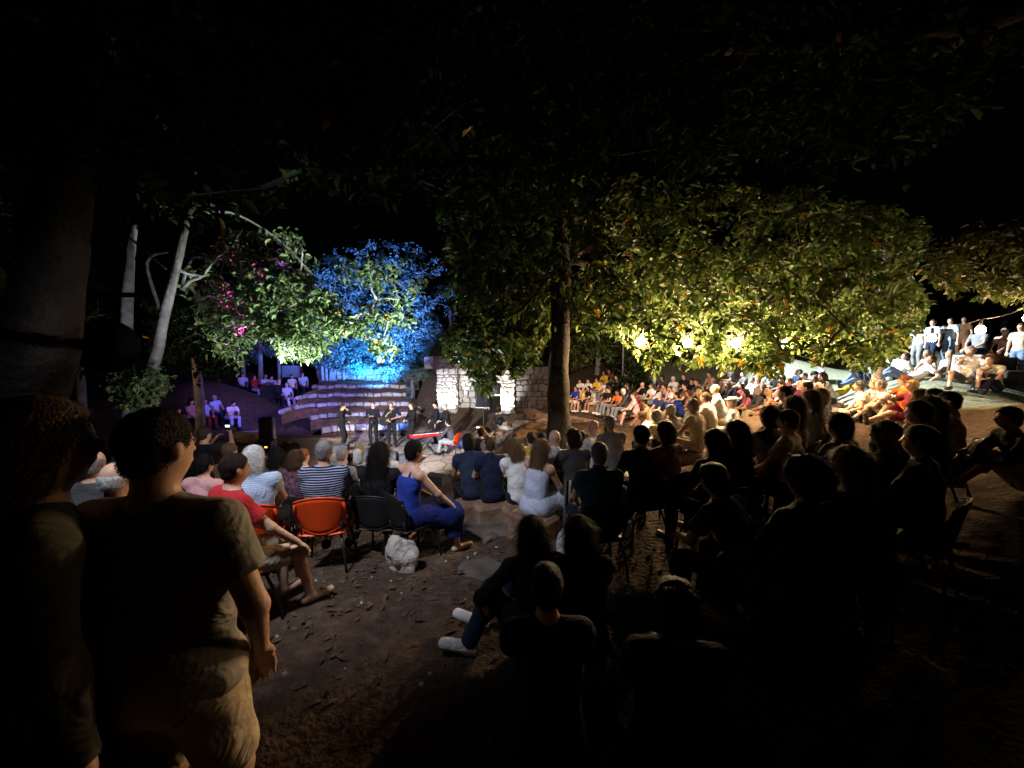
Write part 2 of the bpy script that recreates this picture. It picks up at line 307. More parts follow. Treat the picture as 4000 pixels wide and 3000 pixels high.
# pose: pelvis, lean deg, hunch deg, head (yaw, pitch), wrists R/L, elbow poles, ankles R/L, knee poles, toe dirs
D0 = dict(yaw=0, hp=0, el=((1,-.6,-.4),(-1,-.6,-.4)), kn=((.1,1,.3),(-.1,1,.3)), toe=((.15,1,0),(-.15,1,0)))
def PO(**k): d = dict(D0); d.update(k); return d
POSES = {
 'stand': PO(p=(0,0,.93), lean=1, hunch=3, wr=((.25,.06,.84),(-.25,.06,.84)), an=((.10,0,.08),(-.10,.03,.08)), ph='standing'),
 'pocket': PO(p=(0,0,.93), lean=-2, hunch=4, yaw=-13, hp=2, wr=((.22,.10,.92),(-.26,.05,.80)), el=((1,-.9,0),(-1,-.5,0)), an=((.12,0,.08),(-.12,.03,.08)), ph='standing'),
 'clasp': PO(p=(0,0,.93), lean=1, hunch=3, hp=-4, wr=((.05,.26,1.20),(-.05,.27,1.20)), el=((1,-.1,-.9),(-1,-.1,-.9)), an=((.13,0,.08),(-.12,.05,.08)), ph='standing'),
 'guitar': PO(p=(0,0,.93), lean=0, hunch=2, hp=-3, wr=((.12,.24,1.08),(-.36,.30,1.22)), el=((1,-.3,-.5),(-1,0,-1)), an=((.12,0,.08),(-.12,.06,.08)), ph='standing'),
 'mouth': PO(p=(0,0,.93), lean=2, hunch=4, hp=4, wr=((.10,.24,1.05),(-.06,.22,1.47)), el=((1,-.4,-.6),(-1,0,-1)), an=((.10,0,.08),(-.10,.04,.08)), ph='standing'),
 'belly': PO(p=(0,0,.93), lean=0, hunch=3, hp=-10, wr=((.10,.27,1.07),(-.10,.27,1.08)), el=((1,-.5,-.5),(-1,-.5,-.5)), an=((.11,0,.08),(-.11,.05,.08)), ph='standing'),
 'hangL': PO(p=(0,0,.93), lean=-1, hunch=3, hp=-3, wr=((.20,.20,.98),(-.24,.12,.85)), el=((1,-.6,-.4),(-1,-.6,-.4)), an=((.10,0,.08),(-.10,.04,.08)), ph='standing'),
 'keys': PO(p=(0,0,.52), lean=14, hunch=8, hp=-16, wr=((.20,.44,.80),(-.16,.46,.80)), el=((1,-.4,-.6),(-1,-.4,-.6)), an=((.13,.36,.08),(-.13,.52,.08)), kn=((.2,1,.8),(-.2,1,.8)), ph='seated'),
 'chair': PO(p=(0,0,.53), lean=-4, hunch=10, wr=((.12,.34,.62),(-.12,.34,.62)), an=((.13,.46,.08),(-.13,.46,.08)), kn=((.1,.6,1),(-.1,.6,1)), ph='seated'),
 'chair_lean': PO(p=(0,-.02,.53), lean=22, hunch=14, hp=14, wr=((.06,.50,.60),(-.06,.52,.62)), an=((.14,.42,.08),(-.14,.46,.08)), kn=((.2,.6,1),(-.2,.6,1)), ph='leaning forward'),
 'chair_side': PO(p=(0,0,.53), lean=0, hunch=12, wr=((.30,.40,.58),(-.10,.36,.62)), an=((.22,.50,.08),(-.06,.42,.08)), kn=((.3,.6,1),(-.1,.6,1)), ph='seated'),
 'step': PO(p=(0,0,.46), lean=4, hunch=14, wr=((.05,.42,.62),(-.05,.42,.62)), an=((.12,.50,.08),(-.12,.50,.08)), kn=((.1,.4,1),(-.1,.4,1)), ph='seated'),
 'step_chin': PO(p=(0,0,.46), lean=16, hunch=14, hp=8, yaw=15, wr=((.05,.28,.98),(-.02,.40,.62)), el=((.4,.4,-1),(-1,-.4,-.4)), an=((.13,.52,.08),(-.11,.46,.08)), kn=((.1,.4,1),(-.1,.4,1)), ph='chin on hand'),
 'step_knees': PO(p=(0,0,.42), lean=10, hunch=16, yaw=-12, wr=((.02,.56,.50),(-.02,.56,.46)), an=((.09,.40,.08),(-.09,.44,.08)), kn=((.05,.5,1),(-.05,.5,1)), ph='arms round the knees'),
 'knees': PO(p=(0,0,.13), lean=8, hunch=18, wr=((.03,.50,.36),(-.03,.50,.33)), an=((.09,.56,.07),(-.09,.60,.07)), kn=((.05,.2,1),(-.05,.2,1)), ph='seated on the ground'),
 'cross': PO(p=(0,0,.13), lean=2, hunch=16, wr=((.20,.30,.24),(-.18,.32,.24)), an=((-.10,.36,.07),(.12,.30,.09)), kn=((1,.6,.35),(-1,.6,.35)), toe=((-1,.3,0),(1,.3,0)), ph='cross-legged'),
 'legs_out': PO(p=(0,0,.13), lean=-24, hunch=10, hp=-8, wr=((.30,-.32,.06),(-.30,-.32,.06)), el=((1,-1,.3),(-1,-1,.3)), an=((.14,.84,.08),(-.10,.80,.08)), kn=((.1,.2,1),(-.1,.2,1)), toe=((.3,.3,1),(-.3,.3,1)), ph='legs stretched out'),
 'one_knee': PO(p=(0,0,.13), lean=-8, hunch=14, yaw=14, wr=((.14,.46,.52),(-.34,-.22,.06)), el=((1,-.2,-.5),(-1,-1,.2)), an=((.14,.50,.07),(-.16,.78,.08)), kn=((.1,.2,1),(-.2,.2,1)), toe=((.2,1,0),(-.3,.3,1)), ph='one knee up'),
 'lie': PO(p=(0,0,.12), lean=-62, hunch=30, hp=-34, wr=((.24,-.30,.06),(-.24,-.30,.06)), el=((1,-1,-.2),(-1,-1,-.2)), an=((.16,.62,.07),(-.14,.80,.07)), kn=((.1,0,1),(-.1,0,1)), toe=((.2,.5,1),(-.2,.5,1)), ph='lying back'),
 'film': PO(p=(0,0,.53), lean=0, hunch=8, wr=((.10,.42,1.22),(-.16,.36,1.12)), el=((1,0,-1),(-1,0,-1)), an=((.13,.46,.08),(-.13,.46,.08)), kn=((.1,.6,1),(-.1,.6,1)), ph='holding a phone up'),
 'side_sit': PO(p=(0,0,.13), lean=8, hunch=18, wr=((-.10,.40,.30),(-.34,.20,.30)), an=((-.40,.30,.08),(-.50,.06,.08)), kn=((-.1,.6,1),(-.5,.3,1)), toe=((-1,.5,.25),(-1,.1,.25)), ph='seated'),
 'deck': PO(p=(0,0,.26), lean=-10, hunch=16, yaw=20, hp=4, wr=((.02,.20,.86),(-.26,.34,.46)), el=((.6,.2,-1),(-1,-.4,-.4)), an=((.22,.62,.08),(-.20,.46,.08)), kn=((.3,.3,1),(-.2,.3,1)), ph='seated'),
}
SK = {}
def skel(pose):
    if pose in SK: return SK[pose]
    q = POSES[pose]; p = Vector(q['p']); a = R(q['lean']); b = R(q['lean']+q['hunch'])
    u = Vector((0, math.sin(a), math.cos(a))); u2 = Vector((0, math.sin(b), math.cos(b)))
    S = dict(p=p, belly=p+u*.15, chest=p+u*.24+u2*.10, neck=p+u*.26+u2*.27, u=u, u2=u2)
    hb = R((q['lean']+q['hunch'])*.35)-R(q['hp'])*.0
    hu = Vector((0, math.sin(hb+.12), math.cos(hb+.12)))
    S['head'] = S['neck']+hu*.175
    Mh = (Matrix.Rotation(R(q['yaw']), 3, 'Z') @ Matrix.Rotation(-R(q['hp']), 3, 'X'))
    S['Mh'] = Mh
    S['Mt'] = Matrix(((1,0,0),(0,u2.z,u2.y),(0,-u2.y,u2.z))); S['Mp'] = Matrix(((1,0,0),(0,u.z,u.y),(0,-u.y,u.z)))
    for i, sg in enumerate((1, -1)):
        sh = S['neck']+Vector((sg*.175, 0, 0))-u2*.055
        el, wr = ik(sh, q['wr'][i], .285, .255, q['el'][i])
        hip = p+Vector((sg*.088, .01, 0))-u*.02
        kn, an = ik(hip, q['an'][i], .43, .42, q['kn'][i])
        toe = an+Vector(q['toe'][i]).normalized()*.17-Vector((0,0,.035 if q['toe'][i][2] == 0 else 0))
        heel = an-Vector(q['toe'][i]).normalized()*.045-Vector((0,0,.03 if q['toe'][i][2] == 0 else 0))
        S[i] = dict(sh=sh, el=el, wr=wr, hip=hip, kn=kn, an=an, toe=toe, heel=heel)
    pts = [S['head'], p]+[S[i][k] for i in (0,1) for k in ('sh','el','wr','kn','an','toe')]
    S['lo'] = [min(t[i] for t in pts)-.24 for i in range(3)]; S['hi'] = [max(t[i] for t in pts)+.24 for i in range(3)]
    SK[pose] = S; return S
def hmat(S): return S['Mh']
def body_mesh(pose, h, fat=1.0):
    S = skel(pose); f = Field(S['lo'], S['hi'], h); Mt, Mp, Mh = S['Mt'], S['Mp'], S['Mh']
    f.ell(S['p'], (.155*fat, .105*fat, .12), Mp, .05); f.ell(S['belly'], (.132*fat, .098*fat, .16), Mp, .06)
    f.ell(S['chest'], (.150*fat, .104, .17), Mt, .06)
    f.cap(S['neck']-S['u2']*.03, S['head']-S['Mh']@Vector((0,.02,.05)), .058, .050, .04)
    for i in (0, 1):
        L = S[i]; sg = 1-2*i
        f.cap(S['neck']-S['u2']*.015, L['sh'], .045, .056, .05)
        f.cap(L['sh'], L['el'], .050, .038, .03); f.cap(L['el'], L['wr'], .037, .025, .02)
        d = (L['wr']-L['el']).normalized(); s = d.cross(Vector((0,0,1))); s = s.normalized() if s.length > .2 else Vector((1,0,0)); nrm = d.cross(s)
        if nrm.z > 0: nrm = -nrm
        s = s*( -1 if s.x*sg > 0 else 1)       # s points to the thumb side
        pc = L['wr']+d*.048; M = np.array([[s[k], nrm[k], d[k]] for k in range(3)])
        f.ell(pc, (.040, .017, .050), M, .015)
        rf = .0085 if h < .012 else .0105
        for q, (off, ln) in enumerate(((.030, .070), (.010, .078), (-.010, .072), (-.029, .058))):
            b0 = L['wr']+d*.085+s*off; b1 = b0+d*ln*.55+nrm*.012+s*off*.12; b2 = b1+d*ln*.35+nrm*.030
            f.cap(b0, b1, rf+.001, rf, .006); f.cap(b1, b2, rf, rf-.001, .006)
        t0 = L['wr']+d*.03+s*.030; t1 = t0+d*.030+s*.026+nrm*.012; t2 = t1+d*.028+nrm*.012
        f.cap(t0, t1, rf+.004, rf+.002, .01); f.cap(t1, t2, rf+.002, rf, .006)
        f.cap(L['hip'], L['kn'], .082*fat, .054, .05); f.cap(L['kn'], L['an'], .052, .034, .03)
        mid = L['kn'].lerp(L['an'], .32); kd = (L['an']-L['kn']).normalized(); bk = -(Vector((0,1,0))-kd*kd.y).normalized()
        f.ell(mid+bk*.018, (.044, .044, .085), None, .03)
        f.cap(L['heel'], L['toe'], .034, .030, .03)
    H = S['head']
    T = lambda x, y, z: H+Mh@Vector((x, y, z))
    A = np.array(Mh)
    f.ell(T(0,-.008,.028), (.074, .092, .086), A, .03); f.ell(T(0,.022,-.045), (.055, .064, .068), A, .045)
    f.cap(T(0,.080,.012), T(0,.100,-.026), .009, .014, .014)
    for sg in (1, -1):
        f.ell(T(sg*.076, -.008, -.008), (.010, .019, .030), A, .008)
        f.ell(T(sg*.031, .092, .008), (.017, .014, .011), A, .012, sub=True)
        f.ell(T(sg*.031, .080, .007), (.0135, .010, .009), A, .004)
    f.cap(T(-.02,.083,-.054), T(.02,.083,-.054), .008, .008, .01)
    me, vs, fs = f.mesh('body')
    me.materials.append(SKIN[0]); me.materials.append(M_EYE); me.materials.append(M_LIP)
    c = vs[fs].mean(1)-np.array(H); c = c@A; mi = np.zeros(len(fs), np.int32)
    for sg in (1, -1): mi[((c[:,0]-sg*.031)/.014)**2+((c[:,2]-.008)/.0085)**2+((c[:,1]-.085)/.03)**2 < 1] = 1
    mi[((c[:,0])/.026)**2+((c[:,2]+.053)/.0085)**2+((c[:,1]-.085)/.03)**2 < 1] = 2
    me.polygons.foreach_set('material_index', mi); return me
def top_mesh(pose, kind, h, fat=1.0):
    S = skel(pose); f = Field(S['lo'], S['hi'], h); Mt, Mp = S['Mt'], S['Mp']; e = .020; fat = fat*1.03
    n = S['neck']; u2 = S['u2']
    neckcut = [(n+u2*(.055 if kind != 'tank' else -.015), u2), ]
    if kind in ('tank', 'dress'): neckcut = [(n-u2*.10, u2)]
    hem = [(S['p']-S['u']*.10, -S['u'])]
    f.ell(S['p']+S['u']*.0, (.155*fat+e, .105*fat+e, .14), Mp, .05, hem); f.ell(S['belly'], (.135*fat+e, .100*fat+e, .17), Mp, .06)
    f.ell(S['chest'], (.150*fat+e, .104+e, .175+e*.5), Mt, .06, neckcut)
    for i in (0, 1):
        L = S[i]
        if kind not in ('tank', 'dress'):
            f.cap(n-u2*.02, L['sh'], .045+e*.7, .058+e*.6, .05, neckcut)
            d = (L['el']-L['sh']).normalized()
            if kind == 'long':
                d2 = (L['wr']-L['el']).normalized()
                f.cap(L['sh'], L['el'], .062, .052, .03); f.cap(L['el'], L['wr'], .052, .038, .03, [(L['wr']-d2*.02, d2)])
            else:
                t = .62 if kind == 'tee' else .45
                f.cap(L['sh'], L['sh'].lerp(L['el'], t+.2), .066, .070, .03, [(L['sh'].lerp(L['el'], t), d)])
        else:
            f.cap(n-u2*.10+Vector(((1-2*i)*.075, -.085, 0)), n+Vector(((1-2*i)*.07, -.02, .0))+u2*.03, .008, .008, .01)
            f.cap(n-u2*.10+Vector(((1-2*i)*.075, .105, 0)), n+Vector(((1-2*i)*.07, -.02, .0))+u2*.03, .008, .008, .01)
    if kind == 'collar': f.cap(n+u2*.02+Vector((0,-.01,0)), n+u2*.06, .068, .062, .01, [(n+u2*.065, u2)])
    return f.mesh('shirt', .0055, 17)[0]
def bot_mesh(pose, kind, h, fat=1.0):
    S = skel(pose); f = Field(S['lo'], S['hi'], h); e = .014
    f.ell(S['p'], (.155*fat+e, .105*fat+e, .125), S['Mp'], .05, [(S['p']+S['u']*.09, S['u'])])
    for i in (0, 1):
        L = S[i]; d = (L['kn']-L['hip']).normalized(); d2 = (L['an']-L['kn']).normalized()
        if kind == 'long':
            f.cap(L['hip'], L['kn'], .084*fat+e, .056+e, .05); f.cap(L['kn'], L['an'], .055+e, .044+e, .03, [(L['an']-d2*.02, d2)])
        elif kind == 'shorts':
            f.cap(L['hip'], L['kn'], .084*fat+e, .066+e, .05, [(L['hip'].lerp(L['kn'], .86), d)])
        else:
            f.cap(L['hip'], L['kn'], .10*fat+e, .085+e, .16); f.cap(L['kn'], L['kn'].lerp(L['an'], .8), .080+e, .10+e, .16, [(L['kn'].lerp(L['an'], .6), d2)])
    if kind == 'skirt':
        a, b = S[0]['kn'], S[1]['kn']; f.cap(a, b, .08, .08, .12); f.cap(S['p']+Vector((0,.1,0)), a.lerp(b, .5), .11, .08, .12)
    return f.mesh('trousers', .005, 19)[0]
def shoe_mesh(pose, i, h):
    S = skel(pose); L = S[i]; lo = [min(L['heel'][k], L['toe'][k])-.1 for k in range(3)]; hi = [max(L['heel'][k], L['toe'][k], L['an'][k])+.1 for k in range(3)]
    f = Field(lo, hi, h); f.cap(L['heel'], L['toe'], .046, .040, .03); f.cap(L['heel'].lerp(L['an'], .3), L['an'], .044, .044, .03, [(L['an']+Vector((0,0,.01)), Vector((0,0,1)))])
    return f.mesh('shoe')[0]
def hair_mesh(kind, h):
    f = Field((-.22,-.26,-.62), (.22,.2,.24), h); c = (0,-.012,.030); nrm = Vector((0,.80,-.60)).normalized(); fc = (Vector((0,.066,.048)), nrm)
    if kind == 'short':
        f.ell(c, (.082,.101,.097), None, .01, [fc, ((0,0,-.03),(0,.35,-.94))]); f.ell((0,-.040,-.030), (.066,.062,.062), None, .02, [((0,0,0),(0,1,0))])
    elif kind == 'crop':
        f.ell(c, (.0785,.0965,.091), None, .01, [fc, ((0,0,-.03),(0,.35,-.94))]); f.ell((0,-.038,-.030), (.064,.058,.055), None, .02, [((0,0,0),(0,1,0))])
    elif kind == 'ring':
        f.ell((0,-.013,.020), (.0795,.098,.084), None, .01, [((0,.03,0),(0,1,.0)), ((0,0,.028),(0,.45,.89)), ((0,0,-.03),(0,.3,-.95))]); f.ell((0,-.040,-.030), (.066,.060,.058), None, .02, [((0,-.01,0),(0,1,0))])
    elif kind == 'fringe':
        f.ell((0,-.013,.010), (.0785,.097,.080), None, .01, [((0,.02,0),(0,1,.0)), ((0,0,.004),(0,.35,.94)), ((0,0,-.03),(0,.3,-.95))]); f.ell((0,-.040,-.030), (.066,.060,.050), None, .02, [((0,-.01,0),(0,1,0))])
    elif kind == 'puff':
        f.ell((0,-.02,.045), (.125,.135,.125), None, .02, [(Vector((0,.075,.04)), nrm)]); f.ell((0,-.07,-.02), (.115,.09,.10), None, .04)
    elif kind in ('bob', 'thick'):
        f.ell(c, (.087,.107,.102), None, .02, [fc]); f.ell((0,-.042,-.04), (.093,.078,.115 if kind == 'bob' else .09), None, .03, [((0,.03,0),(0,1,0)), ((0,0,-.125),(0,0,-1))])
    elif kind in ('long', 'verylong'):
        e = -.36 if kind == 'long' else -.50
        f.ell(c, (.093,.112,.108), None, .02, [fc]); f.ell((0,-.05,-.05), (.100,.078,.14), None, .04, [((0,.02,0),(0,1,0))])
        f.ell((0,-.085,e*.55), (.105,.055,abs(e)*.55), None, .06); f.ell((.03,-.10,e*.8), (.075,.040,.12), None, .05); f.ell((-.04,-.095,e*.75), (.06,.04,.12), None, .05)
    elif kind == 'pony':
        f.ell(c, (.083,.103,.098), None, .02, [fc, ((0,0,-.06),(0,0,-1))]); f.ell((0,-.125,.04), (.032,.032,.032), None, .03); f.ell((0,-.150,-.07), (.034,.034,.12), None, .04)
    elif kind == 'bun':
        f.ell(c, (.090,.110,.100), None, .02, [fc, ((0,0,-.07),(0,0,-1))]); f.ell((.045,-.085,.095), (.062,.058,.055), None, .02); f.ell((-.02,-.10,-.02), (.09,.06,.07), None, .03)
    me, vs, fs = f.mesh('hair', .0035 if kind in ('long','verylong','puff','thick','bun') else .0015, 60 if kind != 'puff' else 45)
    if h > .012: return me
    return strands(me, vs, fs, kind)
def strands(me, vs, fs, kind):
    '''loose strands over the hair surface, part of the same hair mesh'''
    r = np.random.default_rng(len(kind)*7); n = 5200 if kind in ('long', 'verylong') else 3400
    a = r.integers(0, len(fs), n); q = vs[fs[a]]; c = q.mean(1); nm = np.cross(q[:,1]-q[:,0], q[:,3]-q[:,0]); nm /= np.linalg.norm(nm, axis=1)[:,None]+1e-9
    out = c-np.array([0,-.01,0]); s = np.sign((nm*out).sum(1)); nm *= np.where(s == 0, 1, s)[:,None]
    d = np.c_[c[:,0]*2.2, c[:,1]*1.6-.02, np.full(n, -.16)]+r.normal(0, .05, (n, 3))
    if kind == 'puff': d = out+r.normal(0, .1, (n, 3))
    d -= nm*(d*nm).sum(1)[:,None]*(.9 if kind != 'puff' else 0); d /= np.linalg.norm(d, axis=1)[:,None]+1e-9
    L = r.uniform(.5, 1.2, n)[:,None]*dict(short=.034, crop=.014, ring=.02, fringe=.014, puff=.04, bob=.05, thick=.05, long=.11, verylong=.12, pony=.05, bun=.05)[kind]
    lift = r.uniform(.0, .22 if kind not in ('short', 'crop', 'ring') else .10, n)[:,None]; sd = np.cross(d, nm); w = .0011
    P0 = c-nm*.003; P1 = c+d*L*.5+nm*.004; P2 = c+d*L+nm*L*lift
    V = np.stack([P0-sd*w, P0+sd*w, P1+sd*w, P1-sd*w, P2], 1).reshape(-1, 3); b = (np.arange(n)*5)[:,None]+len(vs)
    F4 = fs.tolist()+(b+np.array([0,1,2,3])).tolist()+(b+np.array([3,2,4])).tolist()
    m2 = bpy.data.meshes.new('hair'); m2.from_pydata(np.concatenate([vs, V]).tolist(), [], F4); m2.polygons.foreach_set('use_smooth', [True]*len(F4)); bpy.data.meshes.remove(me); return m2
def hat_mesh(kind):
    m = MB()
    if kind == 'flatcap':
        m.lathe([(.001,.125),(.06,.122),(.104,.10),(.112,.075),(.098,.055)], (0,-.008,0), 18); m.prism([(-.08,.05),(.08,.05),(.07,.12),(.03,.145),(-.03,.145),(-.07,.12)], .014, None, (0,0,.062))
    elif kind == 'cap':
        m.lathe([(.001,.135),(.05,.130),(.085,.10),(.094,.06),(.092,.04)], (0,-.008,0), 18); m.prism([(-.075,.05),(.075,.05),(.065,.14),(.03,.165),(-.03,.165),(-.065,.14)], .010, None, (0,0,.050))
    else:
        m.lathe([(.001,.15),(.06,.145),(.088,.12),(.094,.06),(.12,.055),(.185,.045),(.185,.038),(.09,.046)], (0,-.008,0), 22)
    me = bpy.data.meshes.new('hat'); me.from_pydata(m.v, [], m.f); me.polygons.foreach_set('use_smooth', [True]*len(m.f)); return me
CACHE = {}
def cm(key, fn):
    if key not in CACHE: CACHE[key] = fn()
    return CACHE[key]
def setmat(o, m):
    if not o.data.materials: o.data.materials.append(m)
    o.material_slots[0].link = 'OBJECT'; o.material_slots[0].material = m
HP = dict(short='short {} hair', crop='cropped {} hair', ring='{} hair round a bald crown', fringe='a low {} fringe round a bald crown', puff='puffy {} hair', bob='a {} bob', thick='thick {} hair', long='long {} hair', verylong='very long {} hair', pony='a {} ponytail', bun='{} hair in a bun', bald='a bald head')
HN = dict(lightbrown='light brown', darkgray='dark grey', gray='grey', blond='blond')
CN = dict(lightblue='light blue', sky='pale blue', gray='grey', darkgray='dark grey', lightgray='light grey', royal='bright blue', jeans='blue denim', denim='dark denim')
TN = dict(tee='T-shirt', long='long-sleeved top', collar='collared shirt', tank='sleeveless top', dress='strappy dress')
PEOPLE = []
class Pn: pass
def person(x, y, d, pose, hair, top, bot, face=None, skin=None, label=None, fat=1.0, scale=1.0, hat=None, fine=0, row=None, shoes=None, group=None, snap=True, topm=None, region='', yj=0):
    q = Pn(); q.__dict__.update(locals()); del q.__dict__['q']; PEOPLE.append(q); return q
# ---------------------------------------------------------------- who sits where: photo pixel of the head, distance, pose, hair, clothes
near = 'audience seated near the front'; crowdg = 'crowd seated under the hanging bulbs'; lawng = 'people on the lawn'
violg = 'people in the violet light'; singg = 'singers on the stage'
# nearest figures
person(596, 1795, 1.12, 'pocket', 'crop black', 'tee stone', 'shorts beige', 4, 1, 'person standing with their back turned in a grey-beige shirt and beige shorts, tallest at left', 1.25, .98, fine=2, topm='polo', region='near')
person(60, 1800, .95, 'stand', 'bob brown', 'long darkolive', 'long black', -38, 0, 'blurred person cut by the left edge, brown hair and olive top', 1.05, .98, fine=2, region='near')
person(345, 1775, 3.1, 'chair', 'ring gray', 'tee darkgray', 'long black', 14, 1, 'person with grey hair round a bald crown, charcoal shirt, on a red chair', 1.05, 1, fine=1, region='near')
person(437, 1880, 2.55, 'chair', 'fringe white', 'tee navy', 'long black', 5, 2, 'person with a pink bald head fringed with white, navy shirt', 1.05, 1, fine=1, region='near')
person(868, 1885, 2.8, 'chair_side', 'crop dark', 'tee red', 'shorts beige', -34, 1, 'person in a red T-shirt and beige shorts leaning to the right', 1.08, 1, fine=1, region='near')
person(985, 1762, 3.75, 'chair', 'bob white', 'collar lightblue', 'long denim', 18, 0, 'white-haired person in a pale blue ribbed cardigan on an orange chair', 1.12, 1.03, fine=1, topm='ribbed', region='near')
person(1262, 1755, 3.85, 'chair', 'crop gray', 'tee navy', 'shorts black', 11, 1, 'broad person in a navy shirt with fine white stripes on an orange chair', 1.3, 1.05, fine=1, topm='pin', region='near', shoes='black')
person(1480, 1845, 4.2, 'chair', 'verylong black', 'long black', 'long black', -6, 0, 'person in black with straight black hair beside the striped shirt', 1.0, .98, fine=1, region='near')
person(1592, 1818, 4.1, 'chair_side', 'short black', 'dress blue', 'skirt deepblue', -44, 1, 'person in a bright blue strappy dress with bare shoulders and a short dark cut', .92, 1, fine=1, region='near')  # skirt is the same blue cloth, its colour darkened to stand for shade
# small heads before the stage, left block
for a in [
 (1075,1800,5.0,'chair','bob black','tee darkgray','person with a black bob between the white-haired and the striped sitters'),
 (1150,1825,4.9,'chair','thick brown','tee rose','person with brown hair and rose flowered top left of the striped shirt'),
 (1198,1770,5.6,'chair','crop ginger','tee white','ginger person in a white shirt with black script across the shoulders'),
 (1322,1768,6.0,'chair','crop gray','tee gray','grey-haired person whose head shows right of the striped shirt'),
 (1362,1780,6.1,'chair','ring brown','tee black','balding person in black, first of four heads before the floor speakers'),
 (1392,1776,6.8,'chair','long blond','tee cream','person with golden blond hair before the floor speakers'),
 (1418,1788,6.2,'chair','bob white','long lightgray','person with a whitish blond bob before the floor speakers'),
 (1487,1784,6.4,'chair','long blond','tee white','pale blond person in white behind the black-haired one'),
 (900,1770,5.2,'chair','short brown','tee brown','brown-haired person left of the white-haired sitter'),
 (790,1855,4.3,'chair','short black','tee pink','person in pink half hidden behind the standing figure'),
]: person(a[0], a[1], a[2], a[3], a[4], a[5], 'long black', None, None, a[6], fine=1 if a[2] < 5.1 else 0, region='near', topm='script' if 'script' in a[6] else None)
person(787, 1690, 6.0, 'film', 'short dark', 'tee black', 'long black', -10, 1, 'person in black holding up a small camera toward the stage', region='near')
person(441, 1668, 8.6, 'chair', 'short brown', 'tee orange', 'long black', -25, 1, 'person in an orange T-shirt beside the pale forked trunk', region='near')
person(447, 1765, 6.6, 'step', 'short dark', 'tee white', 'long navy', -25, 1, 'small person in white at the foot of the pale trunk', scale=.85, region='near')
